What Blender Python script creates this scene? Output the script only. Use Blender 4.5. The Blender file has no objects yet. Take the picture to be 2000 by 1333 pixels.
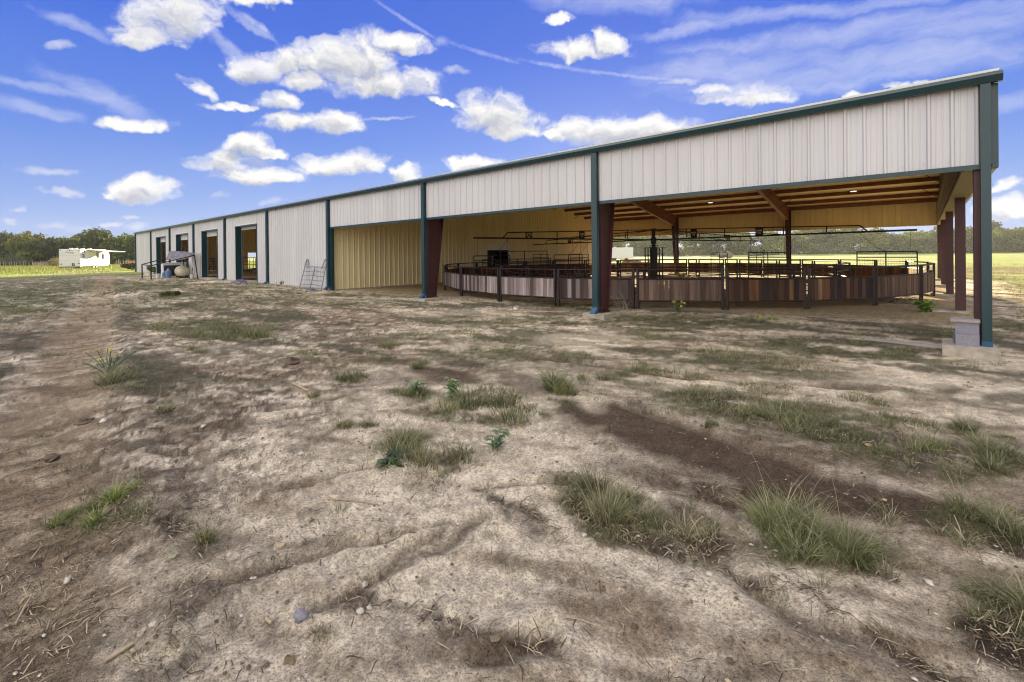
import bpy, bmesh, math, random
import numpy as np
from mathutils import Vector, Matrix
random.seed(7); rng = np.random.default_rng(7)
R_ = math.radians
scene = bpy.context.scene
COL = scene.collection
PI = math.pi

# ------------------------------------------------------------------ camera (solved from the photograph)
CAM = np.array([-.8162, -11.19, 1.6236]); YAW, PITCH, ROLL = -.7277, -.004, -.0111
FPX, SY = 907.78, 166.27
def _basis():
    cy, s = math.cos(YAW), math.sin(YAW)
    R = np.array([cy, -s, 0]); D = np.array([s, cy, 0]); U = np.array([0, 0, 1.])
    cp, sp = math.cos(PITCH), math.sin(PITCH); D, U = D*cp+U*sp, -D*sp+U*cp
    cr, sr = math.cos(ROLL), math.sin(ROLL); R, U = R*cr+U*sr, -R*sr+U*cr
    return R, U, D
CR, CU, CD = _basis()
def ray(u, v): return CR*(u-1000)/FPX + CU*(666.5-SY-v)/FPX + CD
def proj(x, y, z):
    q = np.array([x, y, z])-CAM; return 1000+FPX*(q@CR)/(q@CD), 666.5-SY-FPX*(q@CU)/(q@CD)
def atz(u, v, z=-.1):
    d = ray(u, v); return CAM+d*((z-CAM[2])/d[2])
def aty(u, v, y):
    d = ray(u, v); return CAM+d*((y-CAM[1])/d[1])
def atx(u, v, x):
    d = ray(u, v); return CAM+d*((x-CAM[0])/d[0])
def zat(x, y, v):
    lo, hi = -5., 40.
    for _ in range(40):
        m = (lo+hi)/2
        if proj(x, y, m)[1] > v: lo = m
        else: hi = m
    return m

cam = bpy.data.cameras.new('camera'); camo = bpy.data.objects.new('camera', cam); COL.objects.link(camo)
camo.matrix_world = Matrix(((CR[0], CU[0], -CD[0], CAM[0]), (CR[1], CU[1], -CD[1], CAM[1]), (CR[2], CU[2], -CD[2], CAM[2]), (0, 0, 0, 1)))
cam.sensor_width = 36; cam.lens = FPX/2000*36; cam.shift_y = -SY/2000; cam.clip_start = .05; cam.clip_end = 5000
scene.camera = camo

# ------------------------------------------------------------------ noise / ground height
def vn(x, y, seed=0):
    x = np.asarray(x, float); y = np.asarray(y, float)
    xi = np.floor(x).astype(np.int64); yi = np.floor(y).astype(np.int64); fx = x-xi; fy = y-yi
    fx = fx*fx*(3-2*fx); fy = fy*fy*(3-2*fy)
    def h(a, b):
        n = (a*374761393+b*668265263+seed*974634777) & 0xffffffff
        n = ((n ^ (n >> 13))*1274126177) & 0xffffffff
        n = ((n ^ (n >> 16))*2246822519) & 0xffffffff
        return ((n ^ (n >> 15)) & 0xffffff)/float(0xffffff)
    return (h(xi, yi)*(1-fx)+h(xi+1, yi)*fx)*(1-fy)+(h(xi, yi+1)*(1-fx)+h(xi+1, yi+1)*fx)*fy
def fbm(x, y, oc=4, seed=0, g=.5):
    s = 0; a = 1; t = 0
    for i in range(oc):
        s = s+a*vn(x*2**i+i*17.3, y*2**i+i*9.1, seed+i); t += a; a *= g
    return s/t
def sst(a, b, x):
    t = np.clip((x-a)/(b-a), 0, 1); return t*t*(3-2*t)
def gbase(x, y):
    x = np.asarray(x, float); y = np.asarray(y, float)
    z = -.17+.17*sst(8, 38, -x)+.06*sst(40, 58, -x)+.0*y
    inside = sst(.4, 2.5, y)*sst(26, 24, y)*sst(2, -1, x)*sst(-24, -22, x)
    return z*(1-inside)+(-.11)*inside
TRACK = [atz(u, v, -.14)[:2] for u, v in [(-60, 1280), (20, 1000), (75, 850), (120, 750), (150, 680), (175, 620), (192, 585), (205, 556), (212, 541)]]
def seg_dist(x, y, P):
    best = np.full(np.shape(x), 1e9); along = np.zeros(np.shape(x)); acc = 0
    for a, b in zip(P[:-1], P[1:]):
        d = b-a; L = math.hypot(*d); t = np.clip(((x-a[0])*d[0]+(y-a[1])*d[1])/L**2, 0, 1)
        q = np.hypot(x-a[0]-t*d[0], y-a[1]-t*d[1]); m = q < best
        best = np.where(m, q, best); along = np.where(m, acc+t*L, along); acc += L
    return best, along
RUTS = []
for pts, w in [([(880, 1010), (700, 1045), (560, 1085), (430, 1120), (330, 1140)], .05), ([(940, 1000), (850, 1060), (700, 1130), (600, 1165)], .06),
               ([(420, 868), (350, 880), (290, 880)], .05), ([(640, 800), (520, 822), (380, 835)], .06), ([(1080, 1230), (1000, 1255), (930, 1250)], .05),
               ([(860, 1030), (780, 1075), (720, 1105)], .04), ([(1320, 985), (1400, 1080), (1560, 1200), (1900, 1330)], .09), ([(1150, 930), (1000, 940), (930, 950)], .05),
               ([(720, 760), (600, 790), (470, 800)], .05), ([(500, 700), (420, 715), (330, 720)], .08), ([(760, 905), (640, 925), (520, 960)], .03),
               ([(1230, 790), (1450, 870), (1700, 960), (1950, 1060)], .1), ([(1000, 690), (1300, 730), (1700, 760)], .12)]:
    RUTS.append(([atz(u, v, -.14)[:2] for u, v in pts], w))
def height(x, y):
    x = np.asarray(x, float); y = np.asarray(y, float)
    r = np.hypot(x-CAM[0], y-CAM[1]); near = 1/(1+(r/70)**2)
    z = gbase(x, y)
    inside = sst(.4, 2.0, y)*sst(25, 24, y)*sst(1, -1, x)
    amp = near*(1-.6*inside)
    z = z+amp*(.09*(fbm(x*.35, y*.35, 3, 1)-.5)+.045*(fbm(x*1.6, y*1.6, 3, 5)-.5)*sst(0, 1.5, np.abs(y)))
    for fx, fy in ((-.3, -.1), (-7.6, .1), (-15.2, .1), (-.4, 6.1), (-.4, 12.2)): z = z+.04*np.exp(-(((x-fx)/1.0)**2+((y-fy)/.9)**2))
    nr = sst(30, 6, r)
    z = z+nr*(.03*(fbm(x*6, y*6, 4, 9)-.5)+.016*(fbm(x*23, y*23, 3, 15)-.5))
    d, al = seg_dist(x, y, TRACK)
    m = sst(.62, .2, d)
    z = z+m*(-.035+.012*np.sin(al*2*PI/.115+3*vn(x*3, y*3, 4)))*sst(60, 30, r)+.05*np.exp(-((d-.8)/.16)**2)*fbm(x*5, y*5, 3, 31)
    for P, w in RUTS:
        d, al = seg_dist(x+.12*(vn(x*4, y*4, 77)-.5), y+.12*(vn(x*4, y*4, 78)-.5), P)
        z = z-.03*np.exp(-(d/w)**2)+.02*np.exp(-((d-2*w)/w)**2)
    return z
def H(x, y): return float(height(np.array([x]), np.array([y]))[0])
def G(u, v):
    z = -.12
    for _ in range(4):
        p = atz(u, v, z); z = float(gbase(p[0], p[1]))
    return np.array([p[0], p[1], H(p[0], p[1])])

# ------------------------------------------------------------------ materials
def new_mat(name):
    m = bpy.data.materials.new(name); m.use_nodes = True; nt = m.node_tree
    return m, nt, nt.nodes['Principled BSDF']
def N(nt, t, **k):
    n = nt.nodes.new(t)
    for a, b in k.items(): setattr(n, a, b)
    return n
def mat(name, c1, c2=None, rough=.6, metal=0., scale=6., bump=0., bscale=40., stretch=(1, 1, 1), attr=False, spec=.5, detail=5, emit=None, translucent=0):
    m, nt, b = new_mat(name); L = nt.links.new
    tc = N(nt, 'ShaderNodeTexCoord'); mp = N(nt, 'ShaderNodeMapping'); mp.inputs['Scale'].default_value = stretch
    L(tc.outputs['Object'], mp.inputs[0])
    n = N(nt, 'ShaderNodeTexNoise'); n.inputs['Scale'].default_value = scale; n.inputs['Detail'].default_value = detail; n.inputs['Roughness'].default_value = .65; L(mp.outputs[0], n.inputs[0])
    cr = N(nt, 'ShaderNodeValToRGB'); cr.color_ramp.elements[0].position = .3; cr.color_ramp.elements[1].position = .7
    c2 = c2 or tuple(x*.75 for x in c1)
    cr.color_ramp.elements[0].color = (*c2, 1); cr.color_ramp.elements[1].color = (*c1, 1); L(n.outputs[0], cr.inputs[0])
    out = cr.outputs[0]
    if attr:
        a = N(nt, 'ShaderNodeAttribute', attribute_name='Col'); mx = N(nt, 'ShaderNodeMix', data_type='RGBA', blend_type='MULTIPLY'); mx.inputs[0].default_value = 1
        L(out, mx.inputs[6]); L(a.outputs['Color'], mx.inputs[7]); out = mx.outputs[2]
    L(out, b.inputs['Base Color']); b.inputs['Roughness'].default_value = rough; b.inputs['Metallic'].default_value = metal
    b.inputs['Specular IOR Level'].default_value = spec
    if bump:
        n2 = N(nt, 'ShaderNodeTexNoise'); n2.inputs['Scale'].default_value = bscale; n2.inputs['Detail'].default_value = 4; L(mp.outputs[0], n2.inputs[0])
        bp = N(nt, 'ShaderNodeBump'); bp.inputs['Strength'].default_value = min(1, bump); bp.inputs['Distance'].default_value = .01; L(n2.outputs[0], bp.inputs['Height']); L(bp.outputs[0], b.inputs['Normal'])
    if emit:
        b.inputs['Emission Color'].default_value = (*emit[0], 1); b.inputs['Emission Strength'].default_value = emit[1]
    if translucent:
        tr = N(nt, 'ShaderNodeBsdfTranslucent'); L(out, tr.inputs[0]); ms = N(nt, 'ShaderNodeMixShader'); ms.inputs[0].default_value = translucent
        o = [x for x in nt.nodes if x.type == 'OUTPUT_MATERIAL'][0]; L(b.outputs[0], ms.inputs[1]); L(tr.outputs[0], ms.inputs[2]); L(ms.outputs[0], o.inputs[0])
    return m
M = {}
M['panel'] = mat('light_stone_sheet_metal', (.605, .60, .615), (.545, .54, .55), rough=.36, scale=1.2, stretch=(1, 1, .15), bump=.05, bscale=14, attr=True)
M['panel_in'] = mat('cream_sheet_metal', (.82, .71, .43), (.74, .63, .37), rough=.55, scale=1.5, stretch=(1, 1, .2), bump=.05, bscale=10, attr=True)
M['roof'] = mat('galvalume_roof', (.55, .55, .53), (.45, .45, .43), rough=.4, metal=.4)
M['insul'] = mat('roof_insulation', (.86, .72, .42), (.76, .63, .35), rough=.8, bump=.2, bscale=8)
M['teal'] = mat('dark_teal_trim', (.012, .045, .052), (.009, .034, .042), rough=.3, scale=3, bump=.05, bscale=20)
M['blue'] = mat('blue_elbow_paint', (.02, .09, .19), (.015, .07, .15), rough=.35)
M['red'] = mat('red_oxide_primer', (.070, .020, .020), (.045, .014, .015), rough=.5, scale=5, bump=.1, bscale=60)
M['rust'] = mat('rust_red_steel', (.21, .078, .030), (.12, .042, .018), rough=.55, scale=4, bump=.1, bscale=60)
M['pipe'] = mat('brown_pipe_steel', (.035, .020, .018), (.02, .012, .012), rough=.42, metal=.3, scale=9)
M['dark'] = mat('dark_steel', (.022, .02, .019), (.014, .013, .013), rough=.4, metal=.4)
M['conc'] = mat('concrete', (.50, .45, .37), (.26, .22, .17), rough=.9, scale=5, bump=.5, bscale=45)
M['block'] = mat('cinder_block', (.33, .32, .37), (.19, .185, .22), rough=.95, scale=60, bump=.8, bscale=180)
M['soffit'] = mat('tan_soffit', (.42, .32, .17), (.34, .26, .13), rough=.6)
M['plankw'] = mat('weathered_planks', (1., .96, .93), (.34, .30, .27), rough=.85, scale=7, stretch=(1, 1, .07), bump=.6, bscale=30, attr=True, detail=8)
M['lumber'] = mat('grey_lumber', (.42, .37, .35), (.26, .22, .2), rough=.85, scale=5, stretch=(.08, 1, 1), bump=.4, bscale=60, detail=8)
M['white'] = mat('white_gelcoat', (.66, .65, .68), (.60, .59, .62), rough=.3, scale=2)
M['doorw'] = mat('white_rolled_door', (.74, .73, .70), (.66, .65, .62), rough=.45, scale=3)
M['black'] = mat('black_plastic', (.012, .012, .014), (.02, .02, .022), rough=.5)
M['glass'] = mat('dark_window_glass', (.02, .025, .03), (.015, .02, .022), rough=.06, spec=.8)
M['rubber'] = mat('tyre_rubber', (.02, .02, .02), (.03, .03, .03), rough=.9)
M['tank'] = mat('cream_tank_paint', (.62, .57, .42), (.5, .45, .33), rough=.45, scale=3)
M['tarp'] = mat('faded_tarp', (.20, .19, .24), (.11, .10, .10), rough=.7, scale=4, bump=.5, bscale=9)
M['cloth'] = mat('dark_purple_cloth', (.05, .035, .07), (.2, .17, .27), rough=.9, scale=5)
M['soil'] = mat('piled_soil', (.15, .11, .08), (.09, .065, .045), rough=1, scale=6, bump=1, bscale=22)
M['stone'] = mat('pale_stones', (.62, .58, .50), (.38, .33, .27), rough=.9, scale=14, attr=True)
M['straw'] = mat('dry_straw', (.42, .36, .26), (.26, .21, .14), rough=.9, scale=30, attr=True)
M['grass'] = mat('grass_blades', (1, 1, 1), (.75, .75, .7), rough=.55, scale=9, attr=True, translucent=.25, spec=.35)
M['leaf'] = mat('weed_leaves', (.17, .24, .11), (.11, .16, .075), rough=.5, scale=8, translucent=.25, attr=True)
M['petal'] = mat('yellow_petals', (.85, .6, .03), (.7, .45, .02), rough=.6)
M['bark'] = mat('tree_bark', (.13, .10, .075), (.07, .055, .042), rough=.95, scale=5, stretch=(1, 1, .2), bump=.8, bscale=12)
M['fol'] = mat('oak_foliage', (1, 1, 1), (.6, .6, .6), rough=.6, scale=.6, attr=True, translucent=.22, spec=.2)
M['hay'] = mat('hay_bale', (.17, .15, .12), (.11, .10, .08), rough=1, scale=9, bump=1, bscale=30)
M['postw'] = mat('old_wood_post', (.38, .33, .26), (.22, .18, .14), rough=.95, stretch=(1, 1, .15), scale=9)
M['orange'] = mat('orange_painted_wood', (.55, .2, .06), (.4, .15, .05), rough=.7)
M['bluep'] = mat('blue_plastic', (.12, .2, .4), (.1, .16, .32), rough=.4)
M['letter'] = mat('dark_lettering', (.05, .05, .055), (.05, .05, .055), rough=.5)
M['emblem'] = mat('backlight_cream', (.75, .68, .45), (.75, .68, .45), rough=.6)  # cream stands for light shining through the plates
M['led'] = mat('led_lens', (.9, .9, .88), (.9, .9, .88), rough=.4, emit=((1, .97, .9), .3))
M['galv'] = mat('galvanised_pipe', (.28, .28, .33), (.18, .18, .22), rough=.38, metal=.6, scale=8)

# ------------------------------------------------------------------ mesh builder
class MB:
    def __init__(s): s.v = []; s.f = []; s.mi = []; s.c = []; s.sm = []; s.col = (1, 1, 1); s.m = 0
    def add(s, vs, fs, smooth=False):
        o = len(s.v); s.v += [tuple(map(float, q)) for q in vs]; s.c += [s.col]*len(vs)
        for f in fs: s.f.append(tuple(o+i for i in f)); s.mi.append(s.m); s.sm.append(smooth)
    def box(s, a, b):
        x0, y0, z0 = a; x1, y1, z1 = b
        s.add([(x0, y0, z0), (x1, y0, z0), (x1, y1, z0), (x0, y1, z0), (x0, y0, z1), (x1, y0, z1), (x1, y1, z1), (x0, y1, z1)],
              [(0, 3, 2, 1), (4, 5, 6, 7), (0, 1, 5, 4), (1, 2, 6, 5), (2, 3, 7, 6), (3, 0, 4, 7)])
    def obox(s, c, ax, ay, az):   # centre and half-axis vectors
        c, ax, ay, az = [np.array(q, float) for q in (c, ax, ay, az)]
        vs = [c+i*ax+j*ay+k*az for k in (-1, 1) for i, j in ((-1, -1), (1, -1), (1, 1), (-1, 1))]
        s.add(vs, [(0, 3, 2, 1), (4, 5, 6, 7), (0, 1, 5, 4), (1, 2, 6, 5), (2, 3, 7, 6), (3, 0, 4, 7)])
    def bar(s, p, q, w, h, up=(0, 0, 1)):
        p, q, up = [np.array(t, float) for t in (p, q, up)]; d = (q-p)/2; L = np.linalg.norm(d); n = np.cross(d, up)
        if np.linalg.norm(n) < 1e-6: n = np.cross(d, (1, 0, 0))
        n = n/np.linalg.norm(n); u = np.cross(n, d/L); s.obox((p+q)/2, d, n*w/2, u*h/2)
    def tube(s, p, q, r, n=8, r2=None, cap=True):
        p, q = np.array(p, float), np.array(q, float); d = q-p; d = d/np.linalg.norm(d); r2 = r if r2 is None else r2
        a = np.cross(d, (0, 0, 1) if abs(d[2]) < .9 else (1, 0, 0)); a /= np.linalg.norm(a); b = np.cross(d, a)
        vs = [p+r*(math.cos(2*PI*i/n)*a+math.sin(2*PI*i/n)*b) for i in range(n)]+[q+r2*(math.cos(2*PI*i/n)*a+math.sin(2*PI*i/n)*b) for i in range(n)]
        fs = [(i, (i+1) % n, n+(i+1) % n, n+i) for i in range(n)]
        s.add(vs, fs, True)
        if cap: s.add(vs[:n], [tuple(range(n))[::-1]]); s.add(vs[n:], [tuple(range(n))])
    def path(s, pts, r, n=8):
        for a, b in zip(pts[:-1], pts[1:]): s.tube(a, b, r, n)
    def prism(s, poly, d):   # planar polygon (3D points) extruded by vector d
        d = np.array(d, float); P = [np.array(q, float) for q in poly]; n = len(P)
        s.add(P+[q+d for q in P], [tuple(range(n))[::-1], tuple(range(n, 2*n))]+[(i, (i+1) % n, n+(i+1) % n, n+i) for i in range(n)])
    def sphere(s, c, r, nu=12, nv=8, jit=0):
        c = np.array(c, float); r = np.array(r if hasattr(r, '__len__') else (r, r, r), float); vs = []; fs = []
        for j in range(nv+1):
            t = PI*j/nv
            for i in range(nu):
                a = 2*PI*i/nu; q = np.array([math.sin(t)*math.cos(a), math.sin(t)*math.sin(a), math.cos(t)])
                k = 1 if j in (0, nv) else 1+jit*(random.random()-.5); vs.append(c+r*q*k)
        for j in range(nv):
            for i in range(nu): fs.append((j*nu+i, (j+1)*nu+i, (j+1)*nu+(i+1) % nu, j*nu+(i+1) % nu))
        s.add(vs, fs, True)
    def build(s, name, mats, parent=None, loc=(0, 0, 0)):
        me = bpy.data.meshes.new(name); l = np.array(loc, float)
        me.from_pydata([tuple(np.array(q)-l) for q in s.v] if any(loc) else s.v, [], s.f)
        for m in (mats if isinstance(mats, (list, tuple)) else [mats]): me.materials.append(m)
        me.polygons.foreach_set('material_index', s.mi); me.polygons.foreach_set('use_smooth', s.sm)
        at = me.color_attributes.new('Col', 'FLOAT_COLOR', 'POINT')
        at.data.foreach_set('color', np.hstack([np.array(s.c, float).reshape(-1, 3), np.ones((len(s.c), 1))]).ravel())
        me.update(); o = bpy.data.objects.new(name, me); COL.objects.link(o)
        if parent: o.parent = parent; o.location = tuple(np.array(loc)-np.array(parent.get('_o', (0, 0, 0))))
        else: o.location = loc
        return o
def tag(o, label=None, cat=None, group=None, kind=None):
    if label: o['label'] = label
    if cat: o['category'] = cat
    if group: o['group'] = group
    if kind: o['kind'] = kind
    return o
def thing(name, label, cat, loc=(0, 0, 0), group=None):
    o = bpy.data.objects.new(name, None); COL.objects.link(o); o.empty_display_size = .2; o.location = loc
    o['_o'] = tuple(map(float, loc)); return tag(o, label, cat, group)
def part(mb, name, m, parent, label=None):     # coordinates of the builder are world coordinates
    org = []
    p = parent
    o = mb.build(name, m); o.parent = parent
    # the parent chain is translated by its root only
    while p.parent: p = p.parent
    L = Vector(p.get('_o', (0, 0, 0))) if p.type == 'EMPTY' else Vector((0, 0, 0))
    if parent.type == 'EMPTY': o.location = -L
    else: o.location = (0, 0, 0)
    if label: o['label'] = label
    return o
def np_mesh(name, verts, faces, m, cols=None, smooth=False):
    me = bpy.data.meshes.new(name); nv = len(verts); nf, k = faces.shape
    me.vertices.add(nv); me.vertices.foreach_set('co', verts.astype(np.float32).ravel())
    me.loops.add(nf*k); me.loops.foreach_set('vertex_index', faces.astype(np.int32).ravel())
    me.polygons.add(nf); me.polygons.foreach_set('loop_start', np.arange(0, nf*k, k, dtype=np.int32)); me.polygons.foreach_set('loop_total', np.full(nf, k, np.int32))
    me.polygons.foreach_set('use_smooth', np.full(nf, smooth))
    me.materials.append(m)
    if cols is not None:
        at = me.color_attributes.new('Col', 'FLOAT_COLOR', 'POINT'); at.data.foreach_set('color', np.hstack([cols, np.ones((nv, 1))]).astype(np.float32).ravel())
    me.update(calc_edges=True); me.validate()
    o = bpy.data.objects.new(name, me); COL.objects.link(o); return o
def text_part(txt, size, m, parent, mtx, name='lettering', depth=.004):
    cu = bpy.data.curves.new('t', 'FONT'); cu.body = txt; cu.size = size; cu.extrude = depth; cu.align_x = 'CENTER'; cu.align_y = 'CENTER'
    t = bpy.data.objects.new('t', cu); COL.objects.link(t); bpy.context.view_layer.update()
    me = bpy.data.meshes.new_from_object(t.evaluated_get(bpy.context.evaluated_depsgraph_get())); bpy.data.objects.remove(t)
    me.transform(mtx); me.materials.clear(); me.materials.append(m)
    o = bpy.data.objects.new(name, me); COL.objects.link(o); o.parent = parent
    if parent.type == 'EMPTY': o.location = -Vector(parent.get('_o', (0, 0, 0)))
    return o

# ------------------------------------------------------------------ ground
BL = 7.62; W = 24.4; XE = -9*BL; PX = -3*BL; EZ = 4.54; FZ = 3.04; SLOPE = 1/6
def roofz(y): return EZ+SLOPE*(y if y < W/2 else W-y)

# patches measured off the photograph, kept as ellipses lying on the ground: (u, v, ru, rv, angle, strength)
def ground_ell(u, v, ru, rv, ang=0):
    a = R_(ang); c = atz(u, v, -.13)[:2]
    e1 = (atz(u+ru*math.cos(a)*.5, v+ru*math.sin(a)*.5, -.13)[:2]-c)*2; e2 = (atz(u-rv*math.sin(a)*.5, v+rv*math.cos(a)*.5, -.13)[:2]-c)*2
    return c, np.linalg.inv(np.array([e1, e2]).T)
DARK = [(1480, 930, 330, 55, 12, 1), (1250, 820, 160, 45, 8, .9), (1750, 990, 200, 45, 15, .8), (830, 720, 120, 26, -8, .7), (1010, 735, 150, 25, 5, .5), (240, 940, 120, 55, 10, .8),
        (120, 1040, 130, 60, 0, .5), (60, 670, 110, 18, -6, .9), (100, 650, 90, 14, 0, .6), (1330, 985, 120, 40, 30, .8), (1250, 1010, 110, 45, 25, .7), (1500, 860, 250, 30, 6, .6),
        (1650, 850, 200, 45, 8, .7), (1900, 850, 120, 50, 0, .55), (690, 650, 130, 22, 0, .5), (850, 622, 150, 14, 3, .5), (560, 625, 80, 10, 0, .6), (210, 555, 50, 8, 0, 1), (280, 570, 60, 6, 0, .4),
        (830, 950, 60, 20, 0, .4), (1010, 1000, 90, 22, 30, .6), (1980, 1230, 80, 60, 40, .7), (300, 1180, 260, 45, -14, .6), (150, 1270, 260, 60, -20, .45), (600, 1075, 240, 22, -12, .55),
        (980, 1250, 130, 25, -10, .5), (1450, 660, 260, 14, 0, .45), (1400, 700, 300, 30, 6, .45), (1130, 700, 140, 22, 0, .5), (950, 660, 140, 14, 0, .4), (1650, 640, 200, 16, 0, .4), (1300, 1330, 160, 25, -10, .3)]
GRS = [(430, 640, 150, 26, 0, .8), (390, 600, 120, 10, 0, .5), (60, 585, 90, 22, 0, 1), (300, 560, 90, 14, 0, .8), (450, 570, 180, 16, 0, .5), (1300, 625, 230, 16, 0, .7), (1650, 680, 260, 22, 4, .8),
       (1450, 700, 200, 26, 5, .7), (1000, 625, 200, 14, 0, .6), (850, 660, 160, 14, 0, .5), (1000, 690, 180, 20, 0, .55), (1250, 740, 120, 35, 0, .6), (1480, 800, 230, 40, 8, .8), (1650, 840, 200, 50, 8, .8),
       (1930, 880, 120, 90, 0, .8), (1600, 1060, 190, 60, 5, .9), (1900, 1010, 140, 40, 10, .7), (1960, 1180, 100, 70, 30, .6), (1210, 970, 130, 60, 20, .8), (820, 870, 130, 45, 5, .8), (960, 790, 150, 40, 0, .9),
       (690, 745, 60, 18, 0, .8), (800, 765, 60, 18, 0, .8), (170, 985, 140, 40, 0, .8), (220, 735, 70, 30, 0, .7), (1900, 640, 130, 26, 0, .6), (700, 590, 160, 10, 0, .4), (250, 620, 120, 30, 0, .35),
       (1970, 740, 60, 20, 0, .4), (600, 700, 120, 12, 0, .3), (1750, 610, 160, 14, 0, .6), (1150, 600, 100, 10, 0, .5)]
PALE = [(640, 1090, 200, 40, -12, .5), (1150, 1040, 160, 35, 15, .9), (1450, 1170, 260, 90, 25, .7), (700, 740, 120, 30, -6, .9), (450, 690, 200, 26, 0, .6), (900, 905, 200, 30, 6, .6), (1150, 905, 90, 20, 0, .8),
        (1330, 1000, 50, 20, 0, .3), (1930, 700, 80, 16, 0, .9), (1950, 760, 60, 22, 0, .8), (560, 1270, 60, 50, 0, .8), (1700, 1110, 200, 40, 20, .7), (150, 590, 50, 14, 0, .7), (1150, 660, 180, 14, 0, .6),
        (900, 610, 200, 10, 0, .5), (1750, 735, 160, 14, 3, .7), (620, 920, 160, 24, 0, .4), (1880, 700, 120, 12, 0, .5), (230, 563, 45, 3, 0, .8)]
WET = [(1100, 785, 70, 20, 10, 1), (1190, 805, 110, 30, 10, 1), (1290, 835, 130, 32, 14, 1), (1400, 880, 150, 40, 16, 1), (1510, 915, 170, 52, 14, 1), (1630, 945, 170, 54, 12, 1), (1750, 975, 160, 50, 14, 1), (1870, 1005, 140, 42, 14, 1), (1980, 1040, 110, 36, 14, 1), (1330, 960, 80, 22, 30, .7), (860, 725, 90, 14, 4, .8), (760, 700, 60, 10, 0, .7), (1020, 740, 90, 16, 6, .6), (215, 560, 30, 5, 0, 1)]
THATCH = [(1180, 985, 70, 34, 30, 1), (1340, 1015, 75, 32, 35, 1), (1270, 1030, 70, 26, 20, .9), (1400, 1090, 60, 16, 45, 1), (1470, 1130, 60, 14, 30, 1), (1530, 1180, 60, 14, 30, 1), (1700, 1240, 90, 16, 30, .9), (1830, 1300, 110, 22, 32, 1), (1010, 985, 70, 14, 25, .9), (1060, 1010, 60, 14, 28, .9), (1960, 1210, 80, 50, 30, 1), (830, 905, 80, 18, 5, .8), (960, 815, 110, 16, 0, .9), (690, 752, 50, 10, 0, .9), (640, 1260, 90, 30, -10, .8), (300, 1000, 70, 30, 20, 1), (130, 1060, 60, 40, 0, 1), (780, 1040, 40, 12, -20, .8), (860, 1240, 120, 20, -6, .7), (1040, 1235, 60, 10, -15, 1), (1640, 1105, 120, 16, 12, .8), (500, 640, 110, 10, 0, .7), (1560, 835, 180, 22, 6, .8), (1790, 870, 130, 26, 6, .7), (1440, 790, 170, 20, 5, .7)]
ELL = {k: [(*ground_ell(*e[:5]), e[5]) for e in L] for k, L in (('d', DARK), ('g', GRS), ('p', PALE), ('w', WET), ('t', THATCH))}
def emask(x, y, L):
    m = np.zeros(np.shape(x)); wx = x+.5*(fbm(x*.9, y*.9, 3, 41)-.5)*2; wy = y+.5*(fbm(x*.9, y*.9, 3, 47)-.5)*2
    for c, A, s in L:
        dx, dy = wx-c[0], wy-c[1]; p = A[0, 0]*dx+A[0, 1]*dy; q = A[1, 0]*dx+A[1, 1]*dy
        m = np.maximum(m, s*sst(1.25, .45, np.sqrt(p*p+q*q)))
    return m
WETM = [None]
def masks(x, y):
    r = np.hypot(x-CAM[0], y-CAM[1]); n = fbm(x*1.3, y*1.3, 5, 60, .62); n2 = fbm(x*.35, y*.35, 4, 70)
    d = np.clip(emask(x, y, ELL['d'])*1.05*sst(.30, .50, n), 0, 1); WETM[0] = np.clip(1.2*emask(x, y, ELL['w'])*sst(.05, .30, fbm(x*.8, y*.8, 3, 65)), 0, 1); d = np.maximum(d, WETM[0])
    g = np.clip(emask(x, y, ELL['g'])*1.25, 0, 1)*sst(.34, .54, fbm(x*1.7, y*1.7, 5, 80, .65))
    # broad cover: left lawn, strips beside the walls, the sunlit field beyond the barn
    bw = .8*sst(.3, .6, fbm(x*.5, y*.5, 4, 90))*sst(14, 25, r)*(y < 1)
    lawn = sst(-26, -34, x)*sst(-4.5, -7, y)
    field = sst(25.5, 29, y)+sst(1.2, 3., x)*sst(-2, 6, y)*.8+sst(-52, -58, x)*(y < 0)+sst(-69, -71, x)
    g = np.clip(np.maximum(np.maximum(g, bw*.8), np.maximum(lawn*.9*sst(.25, .45, n), field*sst(.18, .42, n+.1*n2))), 0, 1)
    inside = sst(1.6, 4.2, y+1.3*(fbm(x*.8, y*.8, 3, 97)-.5)*sst(-24, -22.5, x)+.25*np.clip(-10-x, 0, 8)*sst(-24, -22.5, x)-.12*np.maximum(0, x+6))*sst(25.5, 24.5, y)*sst(.8, -.5, x)*sst(-69.5, -68, x); inside = np.maximum(inside, sst(-23, -24.5, x)*sst(.2, .8, y)*sst(25, 24.5, y)*sst(-69, -68.5, x))
    g = g*(1-inside)
    p = emask(x, y, ELL['p'])
    return d, g, p, inside
def tm_(x, y): return sst(.8, .4, seg_dist(x, y, TRACK)[0])
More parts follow.
